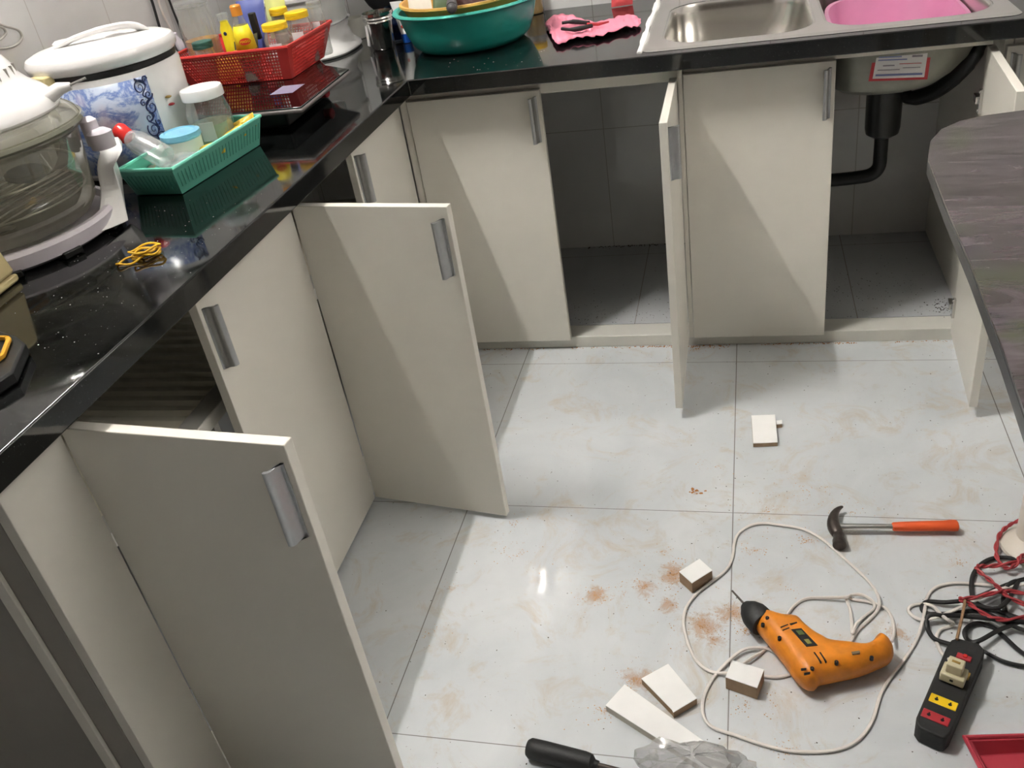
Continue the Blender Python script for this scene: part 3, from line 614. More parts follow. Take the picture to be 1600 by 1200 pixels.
# black cable loops
BK = .0055
cable('black_cable', [(1528, 1005, .016), (1512, 1000), (1508, 985), (1524, 974), (1548, 978), (1570, 996), (1600, 1022), (1650, 1050)], BK, .0042, M['blackwire'], 'black cable leaving the power strip in a tight curl')
cable('black_cable', [(1650, 880, .010), (1600, 875, .010), (1560, 871), (1535, 880), (1520, 900), (1519, 930), (1530, 945), (1560, 955), (1600, 968), (1660, 985)], BK, .0042, M['blackwire'], 'black cable looping close to the white table leg')
cable('black_cable', [(1650, 895, .012), (1600, 905, .010), (1570, 915, .012), (1520, 935, .014), (1480, 941, .010), (1450, 940), (1441, 948), (1447, 958), (1480, 959, .010), (1530, 955, .012), (1565, 970, .012), (1600, 985, .012), (1650, 1000)], BK, .0042, M['blackwire'], 'black cable doubled back across the middle of the tangle')
cable('black_cable', [(1660, 935, .018), (1600, 968, .016), (1560, 985, .014), (1528, 1002, .018), (1505, 1004, .006)], BK, .0042, M['blackwire'], 'straight black cable crossing the tangle towards the strip')
cable('black_cable', [(1500, 938, .02), (1560, 950, .02), (1590, 910, .02), (1575, 915, .02), (1568, 940, .006), (1580, 965), (1640, 980)], BK, .0042, M['blackwire'], 'black cable bent in a narrow loop at the right edge')
cable('black_cable', [(1486, 1007, .008), (1460, 998), (1449, 980), (1452, 962, .016), (1475, 962, .018), (1500, 962, .018), (1560, 968, .02), (1640, 975, .02)], BK, .0042, M['blackwire'], 'black cable rounding the left end of the tangle beside the strip')
cable('black_cable', [(1538, 1018, .02), (1545, 1022, .006), (1570, 1034), (1605, 1041), (1660, 1043)], BK, .0042, M['blackwire'], 'black cable trailing right from under the power strip')
# red twisted pair: two strands twisting round one another
rp = [(1640, 880, .022), (1598, 868, .022), (1590, 880, .018), (1575, 888, .016), (1562, 880, .012), (1556, 860, .012), (1562, 835, .02), (1575, 822, .03), (1590, 814, .05), (1600, 806, .07)]
rp2 = [(1640, 870, .022), (1580, 880, .016), (1545, 885, .018), (1530, 884, .020), (1527, 890, .018), (1545, 905, .022), (1562, 920, .022), (1580, 935, .022), (1640, 960, .02)]
rp3 = [(1640, 935, .024), (1580, 924, .024), (1560, 925, .024), (1520, 934, .024), (1500, 936, .024), (1515, 944, .022), (1545, 963, .022), (1580, 968, .024), (1640, 955, .02)]
rd = thing('red_wire', at(1560, 900, z=0), 'red twisted wire wound round the white table leg foot over black cables', 'wire')
for px in (rp, rp2, rp3):
    base = spline([at(u, v, z=z) for u, v, z in px], 10)
    for ph in (0, math.pi):
        pts = []
        for i, p in enumerate(base):
            t = (base[min(i + 1, len(base) - 1)] - base[max(i - 1, 0)]).normalized(); a = t.cross(Vector((0, 0, 1))).normalized(); s_ = i * .42 + ph
            pts.append(p + a * math.cos(s_) * .0022 + Vector((0, 0, 1)) * math.sin(s_) * .0022)
        MB().tube(pts, .0022, 7).build('strand', M['redwire'], rd, smooth=True)
cable('string', [(1495, 999, .040), (1503, 965, .030), (1508, 938, .026)], .03, .0025, mat('brown string', '8d6f52', .8), 'short brown string tied between power strip and cables', cat='string')
# file/screwdriver handle, plastic bag, red tray
hd0, hd1 = at(824, 1168, z=.017), at(935, 1196, z=.017); ha = (hd1 - hd0).normalized(); hl = (hd1 - hd0).length
td = thing('screwdriver', (hd0.x, hd0.y, 0), 'black rubber tool handle poking in at the bottom edge of the photo', 'tool')
MB().lathe(hd0, [(.001, 0), (.013, .001), (.0165, .006), (.017, .03), (.0165, hl * .8), (.015, hl * .9), (.008, hl * .95), (.007, hl * 1.0), (.001, hl)], 24, axis=ha).build('grip', M['rubber'], td, smooth=True)
MB().lathe(hd0 + ha * hl, [(.006, -.004), (.0045, .002), (.0045, .12), (.001, .122)], 12, True, axis=ha).build('blade', M['iron'], td, smooth=True)
bg = MB(); c = at(1085, 1222, z=0); nu, nv = 40, 12; rings = []
for j in range(nv + 1):
    ring = []
    for i in range(nu):
        t = 6.2832 * i / nu; f = j / nv; rr = (1 - f * f * .9) ** .5 if f < 1 else .05
        k = 1 + .30 * pnoise(Vector((math.cos(t) * 2.3, math.sin(t) * 2.3, f * 3))) + .12 * pnoise(Vector((math.cos(t) * 7, math.sin(t) * 7, f * 8)))
        ring.append(Vector((c.x + .085 * rr * k * math.cos(t), c.y + .045 * rr * k * math.sin(t), .019 + .05 * f * k)))
    rings.append(ring)
tag(bg.loft(rings).build('plastic_bag', M['film'], smooth=True), 'crumpled see-through plastic bag over the end of the long plank', 'bag')
tz = .03; q = [at(u, v, z=tz) for u, v in ((1508, 1153), (1700, 1147), (1760, 1330), (1580, 1290))]
rt = thing('plastic_tray', (q[0].x + .1, q[0].y - .1, 0), 'red plastic tray with a raised rim at the bottom right corner', 'tray')
qi = inset(q, .014) if False else [q[0] + Vector((.02, -.012, 0)), q[1] + Vector((-.02, -.012, 0)), q[2] + Vector((-.02, .012, 0)), q[3] + Vector((.02, .012, 0))]
MB().loft([[Vector((p.x, p.y, .001)) for p in qi], [Vector((p.x, p.y, tz)) for p in q], [Vector((p.x, p.y, tz)) + (r - p) * .35 for p, r in zip(q, qi)], [Vector((r.x, r.y, .006)) for r in qi]], caps=True).build('body', M['crimson'], rt, bevel=.002)
MB().tube([q[3], q[0], q[1], q[2]], .005, 10).build('rim', M['crimson'], rt, smooth=True)

# ================================================================ THINGS ON THE WORKTOP
Z = H + .0006
# --- glass oven
OC = Vector((-.618, -.272, Z)); ov_ = thing('halogen_oven', OC, 'glass bowl tabletop oven with a white domed lid at the left edge', 'oven')
MB().lathe(OC, [(.150, .004), (.176, .003), (.188, .010), (.190, .030), (.184, .036), (.176, .036), (.172, .024), (.150, .020), (.02, .018)], 56).build('base_ring', M['lilac'], ov_, smooth=True)
for a in (-78, -50, -20, 15): 
    t = math.radians(a); d = Vector((math.cos(t), math.sin(t), 0)); s_ = Vector((-d.y, d.x, 0))
    MB().obox(OC + d * .181 + Vector((0, 0, .006)), s_ * .017, d * .012, (0, 0, .0055)).build('foot', M['blackplastic'], ov_, bevel=.002)
MB().lathe(OC, [(.02, .026), (.12, .027), (.150, .034), (.164, .052), (.170, .10), (.176, .165), (.186, .172), (.190, .176), (.188, .182), (.178, .180)], 64).build('glass_bowl', M['hazeglass'], ov_, smooth=True)
MB().lathe(OC, [(.190, .176), (.193, .180), (.191, .186), (.182, .187), (.179, .183)], 64).build('bowl_rim', mat('grey green glass edge', '8a8a7a', .1, trans=0.3), ov_, smooth=True)
MB().lathe(OC, [(.188, .188), (.182, .196), (.17, .204), (.155, .210)], 64).build('lid_glass', M['hazeglass'], ov_, smooth=True)
dome = MB().lathe(OC, [(.150, .208), (.163, .205), (.166, .210), (.163, .222), (.150, .236), (.132, .250), (.122, .262), (.118, .275), (.108, .292), (.085, .303), (.04, .309), (.001, .310)], 56).build('lid_housing', M['white'], ov_, smooth=True)
MB().lathe(OC, [(.155, .206), (.140, .190), (.10, .186), (.02, .186)], 48).build('heater_guard', mat('dark heater mesh', '2a2a26', .5, .4), ov_, smooth=True)
for a in range(-75, 40, 11):
    t = math.radians(a); d = Vector((math.cos(t), math.sin(t), 0)); s_ = Vector((-d.y, d.x, 0))
    MB().obox(OC + d * .119 + Vector((0, 0, .271)), s_ * .0012, d * .0022, (0, 0, .007)).build('vent_slot', M['greyside'], dome)
t = math.radians(-28); d = Vector((math.cos(t), math.sin(t), 0)); s_ = Vector((-d.y, d.x, 0)); c = OC + d * .1455 + Vector((0, 0, .240))
n_ = (d * .7 + Vector((0, 0, .7))).normalized(); up_ = n_.cross(s_) * -1
lg_ = MB(); 
for k, (a, b) in enumerate([((-.011, .006), (-.004, -.008)), ((-.006, .008), (0, -.003)), ((0, .005), (.004, -.002)), ((.004, .007), (.002, -.006)), ((.009, .008), (.006, 0)), ((.009, .009), (.012, .001))]):
    lg_.tube([c + n_ * .003 + s_ * a[0] + up_ * a[1], c + n_ * .003 + s_ * b[0] + up_ * b[1]], .0016, 6)
lg_.build('logo_mark', M['logored'], dome)
c = OC + Vector((.03, -.03, .306)); MB().lathe(c, [(.02, -.004), (.018, .012), (.010, .016), (.001, .016)], 20).build('dial', M['grip'], dome, smooth=True)
c = OC + Vector((.085, -.045, .297)); MB().lathe(c, [(.008, -.004), (.008, .0015), (.001, .0015)], 16, axis=(.25, -.1, 1)).build('dial', M['blue'], dome)
# lid arm and stand bracket on the right
r0 = at(196, 354, z=Z + .004); 
MB().loft([[at(u, v, z=z) for u, v, z in ring] for ring in (
    [(150, 368, Z + .012), (202, 346, Z + .004), (196, 330, Z + .008), (158, 340, Z + .02)],
    [(158, 300, Z + .05), (188, 295, Z + .05), (192, 280, Z + .05), (165, 280, Z + .05)],
    [(148, 262, Z + .085), (177, 262, Z + .085), (182, 248, Z + .085), (155, 246, Z + .085)],
    [(156, 240, Z + .105), (192, 236, Z + .105), (192, 222, Z + .105), (163, 222, Z + .105)],
    [(146, 226, Z + .115), (188, 222, Z + .118), (184, 213, Z + .118), (152, 214, Z + .115)])]).build('carry_handle', M['white'], ov_, smooth=True, bevel=.003, subd=1)
MB().lathe(at(157, 214, z=Z + .14), [(.001, -.02), (.020, -.018), (.021, .008), (.012, .014), (.001, .015)], 20).build('handle_hinge', M['lilac'], ov_, smooth=True)
MB().lathe(at(143, 205, z=Z + .15), [(.001, -.025), (.014, -.022), (.014, .018), (.008, .024), (.001, .025)], 18).build('handle_hinge', M['lilac'], ov_, smooth=True)
MB().tube([OC + Vector((.145, .055, .222)), OC + Vector((.165, .07, .232)), OC + Vector((.180, .078, .232))], [.012, .010, .006], 12).build('lid_latch', M['white'], ov_, smooth=True)
for dz_ in (0, .012): MB().tube([OC + Vector((.176, .072 + dz_, .233)), OC + Vector((.198, .084 + dz_, .238))], .0022, 6).build('latch_pin', M['chrome'], ov_)
rk = MB()
for rr, zz in ((.155, .075), (.150, .115)): rk.tube([OC + Vector((rr * math.cos(a / 48 * 6.2832), rr * math.sin(a / 48 * 6.2832), zz)) for a in range(49)], .0018, 6)
for k in range(-5, 6): x = k * .026; L_ = math.sqrt(.155 ** 2 - x * x); rk.tube([OC + Vector((x, -L_, .075)), OC + Vector((x, L_, .075))], .0015, 6)
tag(rk.build('wire_rack', M['chrome'], loc=OC + Vector((0, 0, .07)), smooth=True), 'chrome wire rack standing inside the glass oven bowl', 'rack')
for (dx, dy, s1_, mm, lb) in ((-.02, -.02, .055, 'meat', 'orange food packet lying inside the glass oven bowl'), (.05, .05, .04, 'darkfood', 'dark leafy packet lying inside the glass oven bowl')):
    tag(MB().sphere(OC + Vector((dx, dy, .105)), s1_, 14, (1, .8, .35)).build('food_packet', M[mm], smooth=True), lb, 'food packet')

# --- rice cooker
RC = Vector((-.600, .128, Z)); rc = thing('rice_cooker', RC, 'large white rice cooker with a blue marble front against the wall', 'rice cooker')
MB().lathe(RC, [(.02, .004), (.113, .005), (.122, .014), (.127, .06), (.130, .190), (.127, .196), (.02, .197)], 64, pw=2.4).build('body', M['white'], rc, smooth=True)
def rcp(a, z, r=.1435): 
    r = r - .013; t = math.radians(a); ct, st_ = math.cos(t), math.sin(t); r = r * (z_to_r(z)); return RC + Vector((r * math.copysign(abs(ct) ** (2 / 2.4), ct), r * math.copysign(abs(st_) ** (2 / 2.4), st_), z))
def z_to_r(z): return (.140 + .003 * (z - .06) / .13) / .143 if z > .06 else (.135 + .005 * (z - .014) / .046) / .143
MB().lathe(RC, [(.126, .1965), (.126, .2075)], 64, pw=2.4).build('lid_gap', M['black'], rc)
A0, A1 = -118, -25
pn = MB(); 
for i in range(24):
    a, b = A0 + (A1 - A0) * i / 24, A0 + (A1 - A0) * (i + 1) / 24
    for z0, z1_ in ((.02, .06), (.06, .12), (.12, .185)):
        pn.add([rcp(a, z0, .1445), rcp(b, z0, .1445), rcp(b, z1_, .1445), rcp(a, z1_, .1445)], [(0, 1, 2, 3)])
pan = pn.build('front_panel', M['marble'], rc, smooth=True, solid=.001)
orn = MB(); AB = 12
for k in range(4):
    zc_ = .165 - k * .040; ac = A1 - 7; sgn = 1 if k % 2 == 0 else -1
    for (oa, oz, rr, tn, dr_) in ((-2.5 * sgn, .003, 1., 1.6, 1), (3.2 * sgn, -.014, .65, 1.4, -1), (4 * sgn, .014, .45, 1.2, 1)):
        pts = []
        for i in range(26):
            s_ = i / 25; th = dr_ * s_ * tn * 6.2832 + 1.2 * k; q_ = rr * (.0135 * (1 - s_) + .0015)
            pts.append(rcp(ac + oa + math.degrees(q_ * math.cos(th) / .14), zc_ + oz + q_ * math.sin(th), .1460))
        orn.tube(pts, [.0013, .0006], 5)
    orn.tube([rcp(ac - 5 * sgn, zc_ + .02, .146), rcp(ac + 3 * sgn, zc_ + .004, .146), rcp(ac - 2 * sgn, zc_ - .012, .146), rcp(ac + 4 * sgn, zc_ - .022, .146)], .0013, 5, smooth=4)
orn.build('scroll_ornament', M['navy'], pan)
for a, z, mm in ((-10, .134, 'tan'), (-9, .119, 'redborder')):
    c = rcp(a, z, .1455); t = math.radians(a); MB().sphere(c, .007, 10, (1, 1, .35)).build('indicator_light', M[mm], rc)
RL = RC + Vector((-.004, .004, 0))
lid = MB().lathe(RL, [(.124, .2065), (.133, .2085), (.139, .216), (.140, .226), (.135, .235), (.120, .241), (.09, .246), (.04, .249), (.001, .2495)], 64, pw=2.15).build('lid', M['white'], rc, smooth=True)
MB().tube([RL + Vector((-.085, -.035, .236)), RL + Vector((-.06, -.045, .246)), RL + Vector((-.015, -.04, .260)), RL + Vector((.035, -.01, .266)), RL + Vector((.065, .03, .260)), RL + Vector((.075, .055, .242))], [.011, .009, .009, .010, .011, .011], 12, smooth=4, flat=.55).build('lid_handle', M['white'], lid, smooth=True)
MB().lathe(RL + Vector((-.088, .02, .228)), [(.022, .0), (.021, .018), (.016, .022), (.001, .023)], 24, sx=1.3).build('steam_vent', M['white'], lid, smooth=True)
MB().sphere(RL + Vector((.01, .015, .243)), .035, 16, (1.3, .8, .35)).build('lid_button', M['white'], lid, smooth=True)
t = math.radians(-112); c = RC + Vector((.139 * math.cos(t), .139 * math.sin(t), .205)); MB().obox(c, (.022, -.006, 0), (.004, .010, 0), (0, 0, .010)).build('latch', M['cream'], rc, bevel=.003)

# --- mint basket
def tray(name, lo, hi, z0, z1, mtl, label, holes=None, rimr=.004, cat='basket', rimmat=None):
    c = sum(lo, Vector()) / 4; t = thing(name, (c.x, c.y, z0), label, cat)
    L_ = [Vector((p.x, p.y, z0)) for p in lo]; U_ = [Vector((p.x, p.y, z1)) for p in hi]
    if holes:
        mb = MB()
        for i in range(4):
            j = (i + 1) % 4; nu = max(6, int((L_[j] - L_[i]).length / holes)); nv = max(4, int((z1 - z0) * 1.05 / holes))
            a, b, c_, d = L_[i], L_[j], U_[j], U_[i]
            e = .08; mb.perf(a * (1 - e) + b * e, a * e + b * (1 - e), c_ * (1 - e) + d * e, c_ * e + d * (1 - e), nu, nv)
            mb.add([a, a * (1 - e) + b * e, c_ * e + d * (1 - e), d], [(0, 1, 2, 3)]); mb.add([a * e + b * (1 - e), b, c_, c_ * (1 - e) + d * e], [(0, 1, 2, 3)])
        mb.add(L_, [(0, 1, 2, 3)]); mb.build('body', mtl, t, solid=.0016)
    else:
        mb = MB(); mb.loft([L_, U_], caps=False); mb.add(L_, [(3, 2, 1, 0)]); mb.build('body', mtl, t, solid=.002)
    MB().tube(U_ + [U_[0], U_[0] + (U_[1] - U_[0]) * .02], rimr, 8).build('rim', rimmat or mtl, t, smooth=True)
    return t
g0 = [at(215, 305, z=Z), at(285, 303.5, z=Z), at(405.5, 227, z=Z)]; g0.append(g0[0] + g0[2] - g0[1])
g1 = [at(183, 267, z=Z + .062), at(268, 265, z=Z + .062), at(406, 181, z=Z + .062)]; g1.append(g1[0] + g1[2] - g1[1])
gb = tray('plastic_basket', g0, g1, Z + .0015, Z + .062, M['mint'], 'mint green plastic basket of small packets in front of the rice cooker', holes=None, rimr=.0038)
gs = MB()
for i in range(26):
    f = .03 + .94 * i / 25
    for (a, b, c, d) in ((g0[1], g0[2], g1[2], g1[1]),):
        p0 = a * (1 - f) + b * f; p1 = d * (1 - f) + c * f; q0_ = p0 + (p1 - p0) * .28 ; q1_ = p0 + (p1 - p0) * .80; out = Vector((.0022, -.0004, 0)); gs.tube([q0_ + out, q1_ + out], .0006, 4)
for i in range(13):
    f = .05 + .9 * i / 12; p0 = g0[0] * (1 - f) + g0[1] * f; p1 = g1[0] * (1 - f) + g1[1] * f; out = Vector((-.0006, -.0022, 0)); gs.tube([p0 + (p1 - p0) * .25 + out, p0 + (p1 - p0) * .78 + out], .0006, 4)
gs.build('slot_pattern', mat('dark mint slots', '3a9a80', .5), gb)
def inb(fu, fv, z): return g0[0] + (g0[1] - g0[0]) * fu + (g0[2] - g0[1]) * fv + Vector((0, 0, z))
# white lidded jar
JC = inb(.45, .80, .020); jr = thing('storage_jar', JC, 'clear plastic jar with a wide white lid in the mint basket', 'jar')
MB().lathe(JC, [(.001, .001), (.036, .001), (.040, .006), (.041, .070), (.036, .088), (.034, .100)], 40, pw=2.6).build('jar_body', M['clearplastic'], jr, smooth=True)
MB().lathe(JC, [(.001, .118), (.040, .117), (.0415, .114), (.0415, .098), (.034, .096)], 40).build('lid', M['white'], jr, smooth=True)
MB().lathe(JC, [(.001, .003), (.036, .003), (.037, .050), (.001, .054)], 32, pw=2.6).build('contents', mat('pale green dry contents', 'b4b595', .8, var=.15, vscale=80), jr, smooth=True)
MB().obox(JC + Vector((.012, -.0405, .040)), (.014, .002, 0), (0, .0008, 0), (0, 0, .018)).build('label', mat('clear grey label', 'bfc0ba', .4), jr)
# blue lidded tub
BC = inb(.42, .44, .022); bt = thing('storage_tub', BC, 'small white tub with a light blue lid in the mint basket', 'tub')
MB().lathe(BC, [(.001, .001), (.034, .002), (.037, .045), (.036, .048)], 36).build('tub_body', mat('milky plastic', 'dcd9cf', .4), bt, smooth=True)
MB().lathe(BC, [(.037, .046), (.039, .049), (.038, .058), (.030, .061), (.028, .058), (.001, .058)], 36).build('lid', M['bluelid'], bt, smooth=True)
# bottle with red cap lying in the basket
b0, b1 = inb(.12, .42, .030), inb(.60, .05, .030); bd = (b0 - b1).normalized()
bb = thing('plastic_bottle', b1, 'clear plastic bottle with a red cap lying across the mint basket', 'bottle')
b0 = at(200, 214, z=Z + .098); b1 = at(262, 247, z=Z + .058); bd = (b0 - b1).normalized(); Lb = (b0 - b1).length
MB().lathe(b1, [(.001, 0), (.020, .002), (.022, .01), (.022, Lb * .7), (.018, Lb * .9), (.012, Lb)], 24, axis=bd).build('bottle_body', M['film'], bb, smooth=True)
MB().lathe(b0, [(.013, -.004), (.015, 0), (.015, .020), (.012, .026), (.001, .027)], 24, axis=(bd + Vector((0, 0, .3)))).build('cap', M['redcap'], bb, smooth=True)
def packet(name, c, ux, uy, w_, h_, mtl, label, seed, cat='packet', group=None, th=.006, par=None):
    rnd = random.Random(seed); n = 10; ux, uy = Vector(ux).normalized(), Vector(uy).normalized(); nn = ux.cross(uy).normalized(); T, Bm = [], []
    for j in range(n + 1):
        for i in range(n + 1):
            a, b = i / n * 2 - 1, j / n * 2 - 1; bul = (1 - a ** 4) * (1 - b ** 4); k = pnoise(Vector((a * 2 + seed, b * 2, seed))) * .5 + pnoise(Vector((a * 6, b * 6 + seed, 0))) * .25
            p = Vector(c) + ux * a * w_ / 2 + uy * b * h_ / 2; T.append(p + nn * (th * bul * (1 + .6 * k) + .002 * k)); Bm.append(p - nn * (th * .5 * bul) + nn * .002 * k)
    f = lambda i, j: j * (n + 1) + i; F = [(f(i, j), f(i + 1, j), f(i + 1, j + 1), f(i, j + 1)) for j in range(n) for i in range(n)]
    K = len(T); mb = MB().add(T + Bm, F + [tuple(x + K for x in q_[::-1]) for q_ in F])
    o = mb.build(name, mtl, par, smooth=True)
    if par is None: tag(o, label, cat, group or ('snack packets in the mint basket' if name == 'snack_packet' else None))
    return o
packet('snack_packet', inb(.92, .46, .040), (.7, .3, .1), (-.2, .6, .6), .06, .03, M['sausage'], 'yellow snack packet at the front edge of the mint basket', 3)
packet('snack_packet', inb(.97, .74, .043), (.5, .4, .2), (-.4, .5, .5), .05, .03, M['sausage'], 'yellow snack packet in front of the white lidded jar', 5)
packet('snack_packet', inb(1.0, .90, .052), (.6, .4, .2), (-.3, .5, .7), .045, .03, mat('yellow and pink wrapper', 'ecc040', .3, var=.3, vscale=40), 'topmost yellow snack packet by the basket corner', 8)
packet('plastic_wrap', inb(.45, .20, .036), (.8, -.1, .1), (0, .8, .1), .12, .085, M['film'], 'clear plastic wrap filling the near end of the mint basket', 11, th=.012, cat='wrap')
packet('snack_packet', inb(.03, .12, .030), (.5, .1, .1), (-.1, .8, .2), .04, .04, M['meat'], 'orange packet tucked at the left corner of the mint basket', 13)

# --- hob, red basket and what it holds
hb = thing('gas_hob', (-.52, .48, Z), 'black glass topped hob under the red basket', 'hob')
hz0, hz1 = Z + .044, Z + .056
hp_ = [(-.268, .232), (-.275, .535), (-.36, .60), (-.45, .74), (-.80, .74), (-.80, .32), (-.58, .290), (-.49, .232)]
MB().prism(hp_, hz0, hz1 - .0035).build('trim', M['hobrim'], hb, bevel=.003)
MB().prism([(p[0] * .985 - .007, p[1] * .985 + .007) for p in hp_], hz1 - .0034, hz1).build('glass_top', M['hobglass'], hb, bevel=.001)
MB().prism([(-.33, .28), (-.335, .52), (-.40, .58), (-.47, .70), (-.77, .70), (-.77, .34), (-.58, .31), (-.49, .27)], Z + .006, hz0).build('body', M['black'], hb, bevel=.004)
for x, y in ((-.36, .31), (-.37, .50), (-.72, .38), (-.72, .66)): MB().lathe((x, y, Z), [(.012, .0), (.012, .008)], 16, True).build('foot', M['rubber'], hb)
MB().prism([(-.345, .36), (-.345, .43), (-.40, .43), (-.40, .36)], hz1 + .0001, hz1 + .0003).build('maker_plate', mat('violet grey sticker', '8f86a0', .3), hb)
MB().lathe((-.322, .47, Z + .024), [(.012, -.012), (.012, .006), (.010, .008), (.001, .008)], 20, axis=(1, -.1, 0)).build('control_knob', M['redborder'], hb, smooth=True)
zr0, zr1 = hz1 + .0012, Z + .130
r0_ = [Vector((-.672, .505, 0)), Vector((-.404, .490, 0)), Vector((-.404, .690, 0)), Vector((-.672, .700, 0))]
r1_ = [Vector((-.705, .475, 0)), Vector((-.385, .470, 0)), Vector((-.384, .735, 0)), Vector((-.705, .720, 0))]
rbk = tray('plastic_basket', r0_, r1_, zr0, zr1, M['red'], 'red perforated plastic basket of sauces and jars on the hob', holes=.0075, rimr=.0045)
ZB = zr0 + .002
def LP(u, v, h):
    p = at(u, v, z=ZB + h + .008); return Vector((p.x, p.y, ZB))
def jar(c, r, h, lidm, label, fill=None, name='food_jar', fh=.6, lh=.016, pw=2, lab=None):
    c = Vector(c); t = thing(name, c, label, 'jar', 'jars in the red basket' if 'teal' not in label else None)
    MB().lathe(c, [(.001, .0005), (r * .9, .001), (r, .005), (r, h * .78), (r * .86, h * .9), (r * .82, h)], 32, pw=pw).build('jar_body', M['clearplastic'], t, smooth=True)
    if fill: MB().lathe(c, [(.001, .002), (r * .9, .002), (r * .94, h * fh * .98), (.001, h * fh)], 28, pw=pw).build('contents', fill, t, smooth=True)
    MB().lathe(c + Vector((0, 0, h - .004)), [(r * .80, 0), (r * .93, .001), (r * .93, lh * .45), (r * .90, lh * .5), (r * .93, lh * .55), (r * .92, lh * .92), (r * .86, lh), (.001, lh)], 32).build('lid', lidm, t, smooth=True)
    if lab: MB().obox(c + Vector((.2 * r, -r * 1.0, h * .55)), (r * .45, r * .06, 0), (0, .0006, 0), (0, 0, h * .16)).build('label', lab, t)
    return t
jar(LP(428, 38, .102), .032, .102, M['yellow'], 'squat clear jar with a yellow lid nearest the corner of the red basket', M['powder'], lab=M['paper'])
jar(LP(462, 20, .106), .031, .106, M['yellow'], 'tall clear jar with a wide yellow lid behind the squat jar', mat('reddish spice', 'a8776a', .8, var=.2, vscale=90), lab=M['paper'])
jar(LP(440, 14, .114) + Vector((-.01, .0, 0)), .024, .114, M['yellow'], 'yellow lidded jar half hidden behind two others in the red basket', M['powder'])
jar((-.405, .705, ZB), .020, .115, M['clearplastic'], 'small clear bottle leaning on the back corner of the red basket', None, lab=M['paper'])
jar((-.628, .530, ZB), .026, .083, M['green'], 'low jar with a dark green lid at the front of the red basket', M['brown'])
jar((-.668, .600, ZB), .042, .165, M['clearplastic'], 'big clear jar half full of amber oil at the basket\'s left end', M['oil'], fh=.55)
# sauce bottle with yellow label
sc = LP(368, 14, .150); print('SC', sc, LP(428, 36, .125), LP(464, 18, .135), LP(438, 14, .125), LP(345, 15, .14)); sb = thing('sauce_bottle', sc, 'sauce bottle with a yellow label, red oval and orange cap in the red basket', 'bottle')
MB().lathe(sc, [(.001, .0), (.021, .002), (.022, .01), (.0215, .070), (.019, .10), (.0135, .130), (.0105, .142), (.0105, .148)], 28, pw=2.5).build('bottle_body', M['clearplastic'], sb, smooth=True)
MB().lathe(sc, [(.001, .002), (.020, .004), (.020, .072), (.001, .074)], 24, pw=2.5).build('contents', M['brown'], sb, smooth=True)
MB().lathe(sc + Vector((0, 0, .144)), [(.0125, 0), (.0125, .020), (.010, .023), (.001, .023)], 20).build('cap', mat('orange cap', 'e0912a', .35), sb, smooth=True)
MB().lathe(sc, [(.0225, .070), (.0205, .100), (.0160, .123)], 28, pw=2.5).build('neck_label', M['label'], sb, smooth=True, solid=.0006)
MB().lathe(sc, [(.0228, .045), (.0226, .068)], 28, pw=2.5).build('band_label', M['tan'], sb, smooth=True, solid=.0006)
dirn = (Vector((CAMP.x, CAMP.y, 0)) - Vector((sc.x, sc.y, 0))).normalized(); sx_ = Vector((-dirn.y, dirn.x, 0)); tilt = Vector((0, 0, 1)) - dirn * .0
cc = sc + dirn * .0228 + Vector((0, 0, .090))
o_ = MB().loft([[cc + (sx_ * .0135 * math.cos(i / 24 * 6.2832) + Vector((0, 0, .0075)) * math.sin(i / 24 * 6.2832)) + dirn * k for i in range(24)] for k in (0, .0008)]).build('label_oval', M['logored'], sb)
text_mesh('label_text', 'MAGGI', .0075, M['label'], sb, cc + dirn * .0012, sx_, (0, 0, 1))
yb = LP(345, 18, .140) + Vector((0, 0, 0)); yt = thing('slim_bottle', yb, 'slim yellow bottle with a white cap left of the sauce bottle', 'bottle')
MB().lathe(yb, [(.001, 0), (.015, .001), (.016, .01), (.015, .11), (.011, .120), (.009, .128)], 22, sy=.7).build('bottle_body', M['label'], yt, smooth=True)
MB().lathe(yb, [(.010, .126), (.013, .128), (.013, .144), (.001, .146)], 20).build('cap', M['clearplastic'], yt, smooth=True)
MB().sphere(yb + Vector((0, -.0105, .100)), .0045, 10, (1, .3, 1)).build('emblem', M['navy'], yt)
packet('seasoning_packet', (-.535, .62, ZB + .10), (1, .1, 0), (0, .35, 1), .07, .12, M['blue2'], 'violet blue packet standing at the back of the red basket', 21)
packet('seasoning_packet', (-.50, .69, ZB + .11), (1, .2, 0), (0, .2, 1), .05, .11, mat('pale lime packet', 'cfd78f', .4), 'pale lime packet standing behind the yellow lidded jars', 23)
packet('seasoning_packet', (-.530, .545, ZB + .045), (1, .3, .2), (0, .4, 1), .06, .09, M['darkfood'], 'dark greenish packet in front of the sauce bottle', 25)
packet('seasoning_packet', (-.56, .515, ZB + .035), (1, .0, .2), (0, .2, 1), .08, .06, M['meat'], 'orange packet pressed against the front mesh of the red basket', 27)
MB_ = MB().obox((-.51, .585, ZB + .105), (.008, 0, 0), (0, .006, 0), (0, 0, .03)); tag(MB_.build('black_clip', M['black'], bevel=.002), 'black clip beside the squat yellow lidded jar', 'clip')

# --- white stepped canister
wc = Vector((-.590, 1.035, Z)); wt_ = thing('rice_dispenser', wc, 'tall white plastic canister with a flared base behind the red basket', 'canister')
MB().lathe(wc, [(.001, .001), (.128, .001), (.132, .006), (.130, .014), (.112, .030), (.104, .060), (.110, .078), (.116, .082)], 56, pw=2.8).build('base', M['white'], wt_, smooth=True)
MB().lathe(wc, [(.108, .080), (.112, .086), (.112, .150), (.118, .156), (.118, .164), (.112, .168), (.108, .30), (.112, .306), (.112, .32), (.001, .325)], 56, pw=2.4).build('barrel', mat('milky white plastic', 'cfd0cd', .3), wt_, smooth=True)
